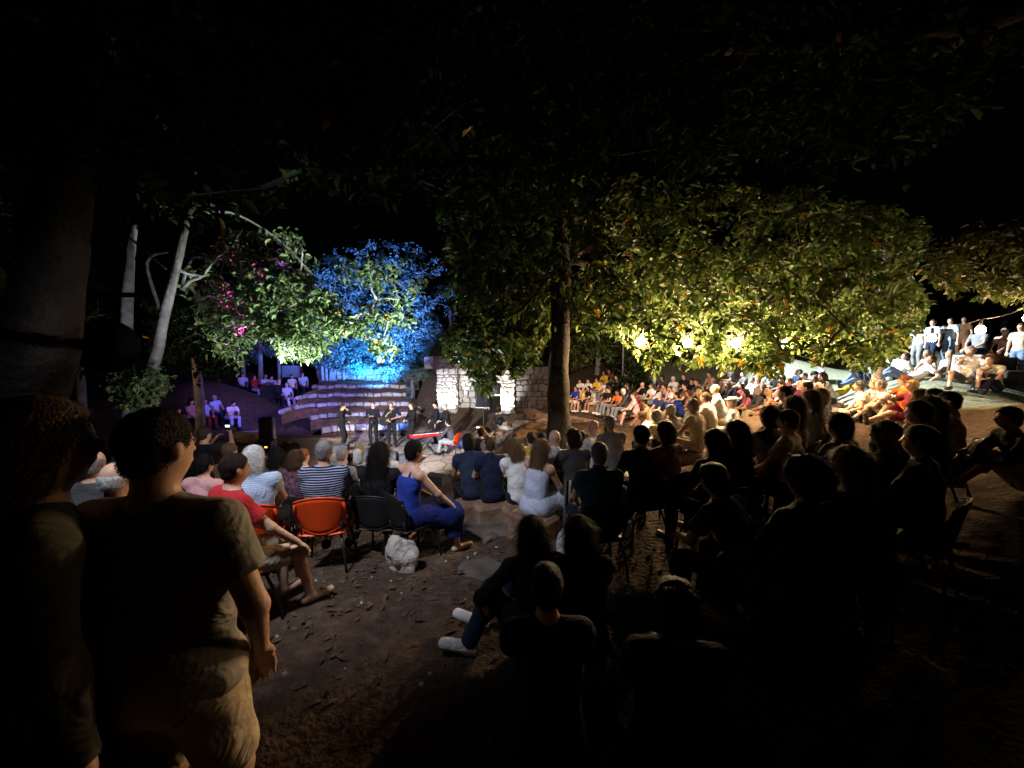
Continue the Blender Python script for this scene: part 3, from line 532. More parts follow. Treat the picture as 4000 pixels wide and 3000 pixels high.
# block right of the aisle, backs to the camera
for a in [
 (1852,1752,5.6,'step','bob black','collar denim','long black','person with a black bob and dark denim shirt, left end of the row'),
 (1925,1735,5.4,'step','crop brown','collar navy','long black','person in a dark navy suit jacket next to the black bob'),
 (1977,1752,6.0,'step','bob brown','tee beige','long black','person with a brown bob and beige top beside the navy jacket'),
 (1892,1728,7.2,'step','short gray','tee sky','long black','person in a pale blue cap-sleeved top seen past the black bob'),
 (2026,1782,5.4,'step','verylong lightbrown','tee white','long navy','person with very long light brown hair in white'),
 (2090,1788,4.7,'step','verylong lightbrown','tank paleblue','skirt paleblue','person in a long pale blue dress with long fair hair'),
 (2068,1712,6.6,'step','short dark','tee yellow','long black','dark-haired person in a yellow shirt beside the tree trunk'),
 (2112,1704,7.2,'step','short black','long yellow','long black','person in mustard yellow leaning by the tree trunk'),
 (2040,1722,7.4,'step','short brown','tee cream','long gray','brown-haired person in cream in front of the yellow shirts'),
 (2170,1752,5.2,'chair','bald none','collar lightgray','long beige','bald person in a light grey shirt in front of the trunk'),
 (2245,1762,5.0,'chair','thick dark','tee darkgray','long black','dark-haired person on the striped canvas chair'),
 (2345,1768,3.7,'chair','crop gray','collar teal','long navy','large person with cropped grey hair and dark teal jacket'),
 (2412,1700,6.0,'step','short gray','tee gray','long black','person in a grey T-shirt with a bent bare arm'),
 (2289,1730,6.6,'step','bob dark','tee navy','long black','dark head behind the large teal jacket'),
 (2345,1740,6.3,'step','bald none','long white','long black','bald orange-lit head between the teal jacket and the grey T-shirt'),
 (2296,1698,7.4,'step','crop black','collar white','long black','person in a striped white shirt just right of the trunk'),
 (2388,1668,8.2,'step','short dark','tee green','long black','person in a dark green T-shirt beyond the trunk'),
 (2240,1690,8.4,'step','short brown','tee cream','long black','small figure in cream close behind the trunk'),
 (2340,1680,9.0,'step','thick brown','tee brown','long black','small figure in brown left of the green T-shirt'),
 (2510,1735,4.3,'chair','short black','long black','long black','person in black with a tall dark head, blocking the crowd behind'),
 (2608,1735,4.3,'chair','bob brown','long darkgray','long black','person with a brown bob rimmed with gold light, flowered dark top'),
 (2664,1640,7.2,'step','short white','collar gray','long black','white-haired person in a creased grey shirt'),
 (2585,1672,7.6,'step','thick gray','collar cream','long black','grey head under a pale sleeve left of the creased shirt'),
 (2570,1618,9.2,'step_chin','short brown','tee lightblue','long navy','person in profile in a light blue shirt bending forward'),
 (2742,1632,8.2,'step','bald none','long brown','long black','dark bald head lit orange next to the white shirts'),
 (2790,1612,8.4,'step','crop brown','collar white','long black','person in a white shirt left of the flat cap'),
 (2822,1596,8.9,'step','bald none','collar white','long beige','bald person in white directly beside the flat cap'),
 (2720,1668,6.8,'step','short gray','collar cream','long beige','person in cream right of the creased grey shirt'),
 (2802,1775,3.8,'chair','verylong black','long black','long black','person with long straight black hair, left of a matching pair'),
 (2884,1752,4.0,'chair','verylong black','tank black','long black','person with long straight black hair, right of a matching pair'),
 (3012,1685,4.3,'chair','thick brown','tee darkgray','long black','person with gold-rimmed brown hair and a plain dark grey back'),
 (3088,1690,4.1,'chair','short brown','tee cream','long black','person with short fair-rimmed hair in cream'),
 (3108,1650,4.7,'chair','verylong brown','tee white','long black','person with long wavy brown hair over a white shirt'),
 (3174,1612,5.4,'chair','long lightbrown','tee gray','long black','person with long fair hair in grey under the bulbs'),
 (3205,1585,5.9,'chair','bob blond','tee white','long black','person with a blond bob and glasses in a white top'),
 (3086,1606,5.9,'chair','crop black','long gray','long black','dark-haired person in profile looking left'),
 (3118,1566,7.2,'step','crop dark','collar pink','long black','person in profile with an open pale collar'),
 (3165,1575,7.6,'step','short dark','tee black','long black','dark cropped head behind the profile'),
 (3290,1690,3.7,'chair','bob brown','long darkgray','long black','brown bob between the long fair hair and the curly hair'),
 (3480,1652,3.3,'chair','bob darkgray','long black','long black','person with a dark grey bob in black'),
 (3620,1672,2.9,'chair','short black','long black','long black','person in black with a pale collar edge'),
 (3605,1605,3.9,'chair','short dark','long black','long black','dark head just behind the grey bob'),
 (3648,1590,4.1,'chair','verylong brown','long brown','long black','person with very long brown hair falling to the seat'),
 (3612,1535,5.4,'chair','bob lightbrown','tee beige','long black','back of a fair bobbed head before the lawn'),
 (3664,1545,5.2,'chair','pony brown','tee cream','long black','person with a ponytail before the lawn'),
 (3722,1560,4.4,'chair','short black','collar beige','long khaki','person with short black hair turned left, beige back'),
 (3345,1742,2.6,'chair','verylong lightbrown','long black','long black','nearest person with long fair hair glowing along its right edge'),
 (3170,1795,2.35,'chair','puff black','long black','long black','person with big curly black hair, dark silhouette'),
 (2942,1868,2.7,'chair_lean','thick dark','tee teal','long black','low round dark head rimmed with light, one pale hand'),
]: person(a[0], a[1], a[2], a[3], a[4], a[5], a[6], -44 if 'long pale blue dress' in a[7] else None, None, a[7], 1.25 if 'large' in a[7] else 1.0, fine=1 if a[2] < 5.5 else 0, region='near')
person(2862, 1572, 8.6, 'stand', 'crop gray', 'collar white', 'long black', 60, 1, 'person in a flat cap and white shirt with a thin strap across the back', hat='flatcap white', region='near', yj=0)
# seated silhouettes on the dark ground in front
person(2105, 2110, 2.6, 'side_sit', 'verylong black', 'long black', 'long denim', 12, 0, 'person with long dark hair sitting on the dark ground, left of two, white sneakers', fine=1, region='near', shoes='white')
person(2285, 2080, 2.5, 'knees', 'verylong black', 'tee black', 'long black', 2, 0, 'person with long dark hair sitting on the dark ground, right of two', fine=1, region='near')
person(2150, 2430, 1.75, 'knees', 'short black', 'tee black', 'long black', 0, 0, 'faint dark figure lowest in the photo, behind the two long-haired ones', fine=1, region='near')
person(2680, 2560, 1.55, 'knees', 'thick dark', 'tee black', 'long black', -10, 0, 'dark round head with a faint warm rim near the bottom edge', fine=1, region='near')
person(4045, 1600, 4.0, 'knees', 'short black', 'long black', 'shorts beige', 70, 0, 'person in a dark top cut by the right edge, bare knees raised', fine=1, region='near', yj=0)
# the crowd under the bulbs
for a in [
 (2275,1477,18.6,'step','short dark','tee white','long gray','B'),(2304,1479,18.6,'step','short dark','tee white','shorts white','B'),(2336,1477,18.5,'step','puff dark','tee yellow','long gray','B'),(2361,1487,18.3,'step','short dark','tee white','long gray','B'),
 (2365,1451,20.4,'step','bob dark','tee yellow','long gray','G'),(2391,1453,20.6,'step','short dark','tee brown','long black','G'),(2460,1463,20.2,'step_knees','short brown','tee denim','shorts khaki','G'),
 (2247,1520,17.4,'step','short brown','tee royal','shorts white','A'),(2279,1522,17.3,'step','short dark','tee yellow','shorts navy','A'),(2300,1512,17.4,'step','verylong black','tee black','long black','A'),(2320,1517,17.2,'step','short dark','tee lightgray','shorts beige','A'),
 (2371,1525,16.8,'step','short dark','tee black','long gray','A'),(2392,1524,16.6,'step','short brown','collar black','long gray','A'),(2418,1534,16.2,'step','short dark','tee orange','long gray','A'),(2441,1538,16.0,'step','thick white','long darkgray','long gray','A'),(2464,1528,17.0,'step','short brown','tee denim','long denim','A'),
 (2483,1548,14.2,'step','crop brown','collar pink','shorts black','H'),(2521,1491,16.6,'step_chin','bald none','tee black','shorts khaki','C'),(2552,1499,16.0,'step','short brown','collar white','long gray','C'),(2554,1463,18.6,'step','short brown','tee lightblue','long black','K'),
 (2610,1508,15.4,'step_chin','short dark','tank blue','skirt blue','C'),(2633,1522,15.0,'step','short brown','tee white','long denim','C'),(2652,1524,14.7,'step','thick gray','dress navy','skirt royal','C'),(2682,1522,14.6,'step','short dark','tee brown','long black','C'),
 (2640,1478,17.4,'step','short white','tee white','long black','K'),(2676,1468,17.6,'step','short brown','tee black','long black','K'),(2710,1479,16.6,'step_chin','verylong black','long black','long black','K'),(2749,1491,15.9,'step_knees','short dark','tee white','shorts beige','K'),
 (2786,1466,17.2,'step','short brown','tee pink','long black','K'),(2814,1497,15.0,'step','verylong brown','tee black','long black','D'),(2850,1500,14.7,'step','long brown','long black','long black','D'),(2862,1450,16.8,'step_chin','bald none','tee darkgray','shorts khaki','K'),
 (2545,1562,12.2,'knees','short black','collar beige','shorts brown',None),(2715,1548,13.0,'step','thick brown','tee pink','long gray','D'),(2741,1553,12.4,'step','long blond','tee brown','long gray','D'),(2766,1550,12.0,'step','short brown','tank gray','long black','D'),
 (2802,1530,13.4,'step_knees','short dark','long darkgray','shorts khaki','D'),(2905,1497,14.4,'step','thick dark','tee maroon','long black','D'),(2945,1478,15.2,'step','short brown','tee white','long black','M'),(2912,1466,16.0,'step','short dark','tee darkgray','long black','M'),
 (2940,1520,12.6,'step','long dark','tee rose','long black','E'),(2981,1517,12.2,'step','thick gray','long darkgray','long beige','E'),(3022,1520,11.8,'step','thick blond','tank orange','shorts orange','E'),(3049,1466,14.8,'step','short dark','tee black','long black','M'),
 (3070,1486,13.6,'step','short dark','tee red','long black','M'),(3105,1484,13.2,'step_knees','short brown','tee maroon','long black','M'),(3140,1524,11.0,'step','bald none','tee maroon','long black','E'),(3092,1548,10.4,'step_chin','crop dark','tank beige','long black','E'),
 (3166,1474,13.0,'step','short brown','tee beige','long black','M'),(3192,1492,12.2,'step','long brown','tee brown','long black','M'),(3211,1478,12.8,'step_chin','puff black','tee black','long black','M'),(3252,1492,11.2,'step_chin','long dark','tee gray','long navy','E'),
 (3230,1520,10.6,'step','short dark','tee darkgray','long black','E'),(3386,1506,8.6,'cross','short darkgray','collar cream','shorts black',None),(3444,1508,8.7,'cross','thick blond','collar pink','long gray',None),(3490,1510,8.2,'knees','crop gray','tee lightgray','shorts khaki',None),
 (3532,1506,8.5,'one_knee','short ginger','tee orange','shorts brown',None),(3566,1524,7.8,'one_knee','short blond','tee maroon','shorts maroon',None),(2420,1490,19.0,'step','short dark','tee gray','long black','G'),(2500,1520,15.4,'step_knees','short brown','tee maroon','long black','C'),
 (2585,1540,13.8,'step','short gray','tee denim','shorts khaki','H'),(2660,1556,12.8,'step_knees','short dark','tee royal','shorts black','H'),(2600,1478,17.8,'step','thick dark','tee darkgray','long black','K'),(2880,1540,11.8,'knees','short brown','tee beige','long black',None),
 (2730,1505,15.2,'step','crop brown','tee darkgray','long black','D'),(2778,1512,14.4,'step','short gray','collar gray','long black','D'),(2980,1480,15.0,'step','bob brown','tee brown','long black','M'),(3010,1470,15.4,'step','short black','tee gray','long black','M'),(3130,1462,14.6,'step','short gray','tee denim','long black','M'),
]: person(a[0], a[1], a[2], a[3], a[4], a[5], a[6], None, None, None, fine=0, row=a[7+0] if False else a[7], region='crowd', group=crowdg, shoes='white' if random.random() < .4 else 'darkgray', scale=.86 if a[7] in 'AB' and a[0] < 2365 and a[7] else 1) if a[7] else person(a[0], a[1], a[2], a[3], a[4], a[5], a[6], None, None, None, fine=1 if a[2] < 9 else 0, region='crowd', group=crowdg, shoes='darkgray', hat='cap gray' if a[0] == 2545 else None)
# the lawn
for a in [
 (3557,1418,10.6,'lie','short brown','tee white','long jeans',60,'bearded person in white and blue jeans lying back on the lawn'),
 (3508,1412,11.8,'legs_out','thick brown','tee white','long navy',70,'brown-haired person in white behind the one in blue jeans'),
 (3639,1382,12.0,'cross','bob blond','tank purple','long gray',85,'person in a dark purple patterned top beside the blond one'),
 (3684,1384,12.0,'legs_out','long blond','tee lightgray','shorts sky',80,'blond person with legs stretched out, right of the purple top'),
 (3788,1388,9.4,'deck','short gray','tee white','shorts darkgray',125,'person with bare legs wide apart in a low chair on the lawn'),
 (3884,1402,9.2,'knees','puff brown','tee white','long navy',110,'person with puffy brown hair, white top and navy trousers on the lawn'),
 (3492,1380,13.5,'legs_out','short dark','tee white','long sky',80,'small white-clad figure at the back of the lawn by the thin tree'),
 (3268,1452,12.5,'lie','short blond','tee yellow','shorts white',75,'person in yellow lying on the lawn left of the thin tree'),
 (3392,1448,12.0,'lie','short dark','tee lightblue','long jeans',75,'person in a light striped shirt lying beside the thin tree'),
 (3078,1436,15.5,'lie','short dark','tee white','long black',70,'leftmost figure lying on the lawn under the leaves'),
 (3190,1420,15.0,'legs_out','short brown','tee sky','long jeans',70,'person in pale blue sitting on the lawn under the leaves'),
 (3405,1402,13.5,'one_knee','short dark','tee gray','long navy',80,'person with a lit phone on the lawn behind the thin tree'),
 (3450,1396,14.5,'legs_out','short gray','tee lightblue','long gray',80,'person in light blue at the far edge of the lawn right of the thin tree'),
 (3595,1262,15.0,'stand','short dark','tee lightgray','long gray',100,'leftmost person standing at the back of the lawn'),
 (3650,1248,14.6,'stand','short brown','tee sky','long denim',95,'person in a pale blue shirt standing at the back of the lawn'),
 (3717,1258,14.4,'stand','short dark','tee lightblue','long jeans',100,'standing person in light blue with jeans, beside the low table'),
 (3769,1245,16.0,'stand','short brown','tee brown','long brown',110,'standing person whose head rises above the light cable'),
 (3828,1276,13.2,'chair','short gray','tee gray','shorts navy',100,'person in grey sitting on the low table at the back'),
 (3929,1282,13.0,'chair','short gray','tee pink','long brown',100,'person in pink seated at the back of the lawn'),
 (3992,1292,12.0,'stand','short brown','tee beige','long jeans',100,'person standing at the right edge beyond the bulbs'),
]: person(a[0], a[1], a[2], a[3], a[4], a[5], a[6], a[7], None, a[8], fine=0, region='lawn', group=lawng, shoes='darkgray')
# violet side
for a in [
 (943,1474,22.5,'chair','long dark','tee sky','long black','first person from the left in the violet row'),(997,1476,22.5,'chair','long brown','tee red','long white','person in a red top and white trousers in the violet row'),
 (1031,1474,22.4,'chair','short gray','tee lightblue','long gray','grey-haired person beside the red top in the violet row'),(1065,1469,22.6,'chair','short brown','tee sky','long gray','person in pale blue behind the dark lectern'),
 (1090,1502,20.0,'chair','short blond','long black','long black','person in black reading right of the lectern'),(1121,1505,20.0,'chair','short gray','tee sky','long lightgray','person in pale blue seated low right of the lectern'),
 (1140,1472,22.6,'chair','short dark','tee white','long black','person in a white jacket before the grey board'),(1187,1469,22.6,'chair','short brown','tee lightblue','long navy','last person from the left of the violet row, hands in lap'),
 (746,1586,16.5,'chair','long dark','tee pink','long black','person in a pale pink top, dim violet group left of the stage'),(800,1577,16.8,'chair','short brown','tee sky','long maroon','person in blue beside the pale pink top'),
 (845,1563,17.2,'chair','short gray','collar sky','long navy','grey-haired person in a blue collared shirt left of the stage'),(890,1561,17.0,'chair_lean','short dark','tee white','long sky','person in white leaning forward left of the stage'),
 (221,1616,13.0,'chair','short gray','tee gray','long black','dim grey-haired person in the shade far left'),(296,1630,12.6,'chair','short dark','tee brown','long black','dim brown-clad person in the shade far left'),(172,1640,12.4,'chair','short white','tee pink','long black','dim white-haired person in the shade far left'),
 (690,1606,14.5,'chair','short dark','tee orange','long black','dim orange-clad person between the trunk and the violet group'),(650,1600,15.0,'chair','short brown','tee brown','long black','dim brown-haired person right of the pale trunk'),(610,1612,14.6,'chair','short black','tee maroon','long black','dim maroon-clad person close to the pale trunk'),
]: person(a[0], a[1], a[2], a[3], a[4], a[5], a[6], None, None, a[7], fine=0, region='violet', group=violg, shoes='darkgray')
# performers
for a in [
 (1332,1597,14.6,'mouth','short brown','long black','long black',-75,'singer in black in profile at the left end, hand at the mouth'),
 (1457,1578,15.2,'clasp','short brown','long black','long black',186,'singer in black with both hands at the chest'),
 (1528,1582,15.0,'guitar','crop brown','long black','long black',192,'singer in black playing a dark guitar'),
 (1610,1590,14.9,'belly','crop brown','long black','long black',128,'singer in black facing left with hands before the belly'),
 (1703,1584,15.2,'hangL','short black','long black','long black',118,'bearded dark-haired singer in black by the lit wall'),
 (1743,1604,14.7,'belly','crop gray','long black','long black',120,'grey-haired singer in black, rightmost of those standing'),
 (1770,1688,13.6,'keys','short black','long darkgray','long gray',72,'keyboard player in grey seated on an orange chair'),
]: person(a[0], a[1], a[2], a[3], a[4], a[5], a[6], a[7], 2 if a[0] < 1400 else 0, a[8], fine=1, region='stage', group=singg, shoes='black', snap=False)
person(1878, 1708, 9.5, 'film', 'short black', 'tee black', 'long black', 10, 1, 'person crouching in black with a camera at the stage corner', region='near')
# ---------------------------------------------------------------- ground heights
ZS = P(1600, 1742, 15).z                 # stage floor level
def hh(pose): return skel(pose)['head'].z
CP = []
def cp(sx, sy, d, s=.04, dz=0): p = P(sx, sy, d); CP.append((p.x, p.y, p.z+dz, s))
for a in [(1280,2190,4),(1570,2210,3.7),(1000,2700,2.2),(1800,2050,5),(2050,1650,17),(2150,1600,18.5),(2250,1640,16.5),
          (2300,1430,24),(2500,1400,25),(2800,1390,26),(2400,1350,32),(3000,1440,17),(3200,1430,17),(3500,1490,10.6),(3700,1600,8),(3900,1560,8.5),
          (3800,1430,14),(3900,1400,17),(4000,1700,5.5),(3400,1540,11),(3660,1425,15.5),(943,1545,23),(1187,1540,23.5),(800,1655,17),(300,1720,13),(900,1720,13),(100,1800,9),
          (1800,1428,22.5),(1900,1420,24),(1400,1425,28),(900,1450,28),(600,1500,25),(3000,1330,35),(1000,1350,45),(2000,1330,45),(3600,1300,30),(1690,1560,20.6),(1640,1480,22.6),(2700,1800,5.2),(3000,1600,9.5),(2900,1680,7.4)]: cp(*a)
for X, Y in [(-6.3,15),(-3.5,14),(-1,15.2),(-3,16.8),(-6.8,16.6),(-1.5,13.3),(-5,13.2),(-2.5,18.5),(-.5,16.5),(-1.4,18.2),(-6,14.2),(-4.5,16)]: CP.append((X, Y, ZS, .015))
ROWS = [(17.4,-1.48,[(1597,17.4),(1400,17.3),(1300,17.0),(1240,16.5)]),(18.6,-1.13,[(1597,18.6),(1350,18.45),(1260,18.0),(1200,17.4)]),
        (19.8,-.78,[(1597,19.8),(1300,19.6),(1200,19.0),(1130,18.1),(1085,17.0)]),(21,-.43,[(1597,21),(1300,20.8),(1200,20.2),(1150,19.2)]),(22.2,-.08,[(1597,22.2),(1350,22.1),(1213,21.8)])]
for D, z, _ in ROWS:
    for sx in (1250, 1400, 1550): CP.append(((sx-2000)/F*(D+.5), D+.5, z-.35, .02))
for a in [(0,0,0),(-3,0,.0),(3,0,.05),(0,-5,.4),(-6,-5,.4),(6,-5,.4),(-6,3,-.3),(12,2,.6),(-20,10,0),(25,10,1.4),(0,60,4),(-30,40,3),(35,35,3.5),(-14,18,-.6),(-12,28,.6),(10,26,1.7),(18,18,1.8)]: CP.append((*a, .05))
for q in PEOPLE:
    if q.region == 'stage': continue
    h = P(q.x, q.y, q.d); q.X, q.Y = h.x, h.y; q.bz = h.z-hh(q.pose)*q.scale
    if q.pose != 'stand' or q.d > 10: CP.append((q.X, q.Y, q.bz, .10 if q.d > 3 else .15))
CPa = np.array(CP); LS = 2.6
Amat = np.c_[np.ones(len(CPa)), CPa[:,0], CPa[:,1], CPa[:,0]**2/100]
coef = np.linalg.lstsq(Amat, CPa[:,2], rcond=None)[0]
def kern(A, B):
    d2 = (A[:,None,0]-B[None,:,0])**2+(A[:,None,1]-B[None,:,1])**2
    return .5*np.exp(-d2/(2*LS**2))+.5*np.exp(-d2/(2*(3*LS)**2))
alpha = np.linalg.solve(kern(CPa, CPa)+np.diag(CPa[:,3]**2), CPa[:,2]-Amat@coef)
def gz_arr(X, Y):
    q = np.c_[X, Y]; return coef[0]+coef[1]*q[:,0]+coef[2]*q[:,1]+coef[3]*q[:,0]**2/100+kern(q, CPa)@alpha
def gz(x, y): return float(gz_arr(np.array([x]), np.array([y]))[0])
# ---------------------------------------------------------------- ground sheet
def spacing(a, b, c, n, k): t = np.linspace(-1, 1, n); s = np.sinh(k*t)/np.sinh(k); return np.where(s < 0, c+(c-a)*s, c+(b-c)*s)
gx = spacing(-70, 70, 0, 300, 2.6); gy = np.r_[np.linspace(-8, 30, 300), np.linspace(30.5, 100, 50)]
GX, GY = np.meshgrid(gx, gy, indexing='ij'); fl = gz_arr(GX.ravel(), GY.ravel())
PXY = np.c_[GX.ravel(), GY.ravel()]
bumpz = np.array([noise.noise(Vector((x*1.1, y*1.1, 0)))*.035+noise.noise(Vector((x*3.5, y*3.5, 5)))*.015 for x, y in PXY])
stage = ((PXY[:,0]+3.2)/4.6)**2+((PXY[:,1]-15)/2.9)**2
fl = fl+bumpz*np.clip(stage-.6, 0.1, 1)
vs = np.c_[PXY, fl]; nx, ny = len(gx), len(gy)
ii = (np.arange(nx-1)[:,None]*ny+np.arange(ny-1)[None]).ravel(); fs = np.c_[ii, ii+ny, ii+ny+1, ii+1]
me = bpy.data.meshes.new('ground'); me.from_pydata(vs.tolist(), [], fs.tolist()); me.polygons.foreach_set('use_smooth', [True]*len(fs))
at = me.attributes.new('surface', 'FLOAT_COLOR', 'POINT')
def inpoly(x, y, poly):
    r = np.zeros(len(x), bool); j = len(poly)-1
    for i in range(len(poly)):
        xi, yi = poly[i]; xj, yj = poly[j]
        c = ((yi > y) != (yj > y)) & (x < (xj-xi)*(y-yi)/((yj-yi) or 1e-9)+xi); r ^= c; j = i
    return r
lawn_poly = [(7.0,24),(8.2,17),(9.2,12.6),(9.5,9.8),(9.2,8.6),(9.6,7.6),(13,6.5),(30,6),(40,30),(10,34)]
wob = np.array([noise.noise(Vector((x*.9, y*.9, 3)))*.5 for x, y in PXY])
grass = inpoly(PXY[:,0]+wob, PXY[:,1]+wob, lawn_poly).astype(float)
stn = np.clip(1.35-stage, 0, 1)
colr = np.c_[grass, np.clip(stn*2, 0, 1), np.zeros(len(grass)), np.ones(len(grass))]; at.data.foreach_set('color', colr.ravel())
m = bpy.data.materials.new('earth'); m.use_nodes = True; N = m.node_tree.nodes; L = m.node_tree.links; b = N['Principled BSDF']; b.inputs['Roughness'].default_value = .92; b.inputs['Specular IOR Level'].default_value = .2
tc = N.new('ShaderNodeTexCoord'); at_ = N.new('ShaderNodeAttribute'); at_.attribute_name = 'surface'; sp = N.new('ShaderNodeSeparateColor'); L.new(at_.outputs['Color'], sp.inputs[0])
def nz(s, d=6):
    n = N.new('ShaderNodeTexNoise'); n.inputs['Scale'].default_value = s; n.inputs['Detail'].default_value = d; L.new(tc.outputs['Object'], n.inputs['Vector']); return n
def ramp(src, cs):
    r = N.new('ShaderNodeValToRGB'); e = r.color_ramp.elements
    while len(e) < len(cs): e.new(.5)
    for k, (p, c) in enumerate(cs): e[k].position = p; e[k].color = (*c, 1)
    L.new(src, r.inputs[0]); return r.outputs[0]
def mix(f, a, b_):
    x = N.new('ShaderNodeMix'); x.data_type = 'RGBA'
    if isinstance(f, float): x.inputs[0].default_value = f
    else: L.new(f, x.inputs[0])
    L.new(a, x.inputs[6]); L.new(b_, x.inputs[7]); return x.outputs[2]
dirt = mix(.45, ramp(nz(.9).outputs[0], [(.3,(0.0544,0.0328,0.0208)),(.55,(0.0840,0.0544,0.0368)),(.75,(0.1152,0.0888,0.0672))]), ramp(nz(9).outputs[0], [(.35,(0.0344,0.0208,0.0128)),(.5,(0.0740,0.0500,0.0340)),(.62,(0.1152,0.0816,0.0528)),(.70,(0.1512,0.1296,0.1048))]))
vo = N.new('ShaderNodeTexVoronoi'); vo.feature = 'DISTANCE_TO_EDGE'; vo.inputs['Scale'].default_value = 1.3; L.new(tc.outputs['Object'], vo.inputs['Vector'])
vc = N.new('ShaderNodeTexVoronoi'); vc.inputs['Scale'].default_value = 1.3; L.new(tc.outputs['Object'], vc.inputs['Vector'])
flag = mix(.5, ramp(nz(2.2).outputs[0], [(.3,(.21,.16,.13)),(.7,(.40,.33,.29))]), ramp(vc.outputs['Color'], [(.2,(.26,.20,.165)),(.8,(.42,.37,.33))]))
joint = ramp(vo.outputs[0], [(.0,(0,0,0)),(.05,(1,1,1))])
fm = N.new('ShaderNodeMix'); fm.data_type = 'RGBA'; L.new(joint, fm.inputs[0]); fm.inputs[6].default_value = (.09,.06,.045,1); L.new(flag, fm.inputs[7])
grs = ramp(nz(16).outputs[0], [(.3,(.13,.15,.10)),(.6,(.25,.27,.19)),(.8,(.36,.36,.26))])
o1 = mix(sp.outputs[1], dirt, fm.outputs[2]); o2 = mix(sp.outputs[0], o1, grs); L.new(o2, b.inputs['Base Color'])
bp = N.new('ShaderNodeBump'); bp.inputs['Strength'].default_value = .9; bp.inputs['Distance'].default_value = .06
ma = N.new('ShaderNodeMath'); ma.operation = 'ADD'; n1 = nz(5); n2 = nz(26); L.new(n1.outputs[0], ma.inputs[0]); L.new(n2.outputs[0], ma.inputs[1]); L.new(ma.outputs[0], bp.inputs['Height']); L.new(bp.outputs[0], b.inputs['Normal'])
me.materials.append(m); tag(link('ground', me), kind='structure')
# ---------------------------------------------------------------- terrace steps with stone fronts and earth tops
def warp(m):
    for i, v in enumerate(m.v):
        p = Vector(v)*1.3; n = noise.noise_vector(p)*.07+noise.noise_vector(p*3.7)*.05; m.v[i] = (v[0]+n.x, v[1]+n.y*.9, v[2]+n.z)
    return m
def poly_slab(m, front, z0, z1, depth, mi=0, jag=0):
    n = len(front); top = [Vector((x, y, z1)) for x, y in front]; bot = [Vector((x, y, z0)) for x, y in front]
    topb = [Vector((x+depth[0], y+depth[1], z1)) for x, y in front]; botb = [Vector((x+depth[0], y+depth[1], z0)) for x, y in front]
    vs = bot+top+topb+botb; fs = []
    for i in range(n-1):
        fs += [(i, i+1, n+i+1, n+i), (n+i, n+i+1, 2*n+i+1, 2*n+i), (2*n+i, 2*n+i+1, 3*n+i+1, 3*n+i), (3*n+i, 3*n+i+1, i+1, i)]
    fs += [(0, n, 2*n, 3*n), (n-1, 4*n-1, 3*n-1, 2*n-1)]
    m.add(vs, fs, mi)
def resample(pts, step):
    out = [];
    for a, b in zip(pts[:-1], pts[1:]):
        a = Vector(a); b = Vector(b); k = max(1, int((b-a).length/step)); out += [tuple(a.lerp(b, t/k)) for t in range(k)]
    out.append(tuple(pts[-1])); return out
def stone_row(m, pts, z0, z1, courses, bl, out, rnd, th=.22):
    """courses of rough stones along a ground line, each a squat block a little out of line"""
    zc = z0; wts = [rnd.uniform(.6, 1.4) for _ in range(courses)]
    for c in range(courses):
        H = (z1-z0)*wts[c]/sum(wts); q = resample(pts, .1); s = 0; i = 0
        while i < len(q)-2:
            k = max(2, int(bl/.1*rnd.uniform(.5, 1.5))); j = min(i+k, len(q)-1)
            a = Vector((*q[i], 0)); b_ = Vector((*q[j], 0)); d = (b_-a); Lh = d.length; d.normalize(); nrm = Vector((-d.y, d.x, 0))*out
            h = H*rnd.uniform(.86, .97); cc = (a+b_)/2+Vector((0, 0, zc+H/2+rnd.uniform(-.01, .01)))+nrm*rnd.uniform(-.02, .035)
            M = Matrix((d, nrm, Vector((0,0,1)))).transposed() @ Euler((rnd.uniform(-.05,.05), rnd.uniform(-.05,.05), rnd.uniform(-.06,.06))).to_matrix()
            m.box(cc, (Lh*.95, th, h), M, 0, rnd.uniform(.8, 1), bev=.035)
            i = j
        zc += H
    warp(m)
rnd = random.Random(3)
names = ['lowest stone-fronted terrace step behind the singers', 'second stone terrace step from the stage floor', 'third terrace step from below, longest, curving round to the left', 'fourth terrace step from the stage floor', 'topmost stone terrace step below the blue-lit tree']
for i, (D, z, pl) in enumerate(ROWS):
    pts = [((sx-2000)/F*d, d) for sx, d in pl][::-1]
    e = empty('terrace_step', (pts[-1][0], pts[-1][1], z-.35), 0, names[i], 'step', 'terrace steps behind the stage'); off = Vector((pts[-1][0], pts[-1][1], z-.35))
    m = MB(); poly_slab(m, [(x-off.x, y+.10-off.y) for x, y in resample(pts, .25)], -.35, .33, (0, 1.35)); nq = len(m.v)//4
    for k in range(nq, len(m.v)): m.v[k] = (m.v[k][0], m.v[k][1], m.v[k][2]+(.15 if 2*nq <= k < 3*nq else 0)+.02*noise.noise(Vector(m.v[k])*2.5))
    m.build('earth_top', M_DIRT, e)
    m = MB(); stone_row(m, [(x-off.x, y-off.y) for x, y in pts], .15 if i else .05, .35, 1, .42, -1, rnd); m.build('stone_front', M_STONE, e)
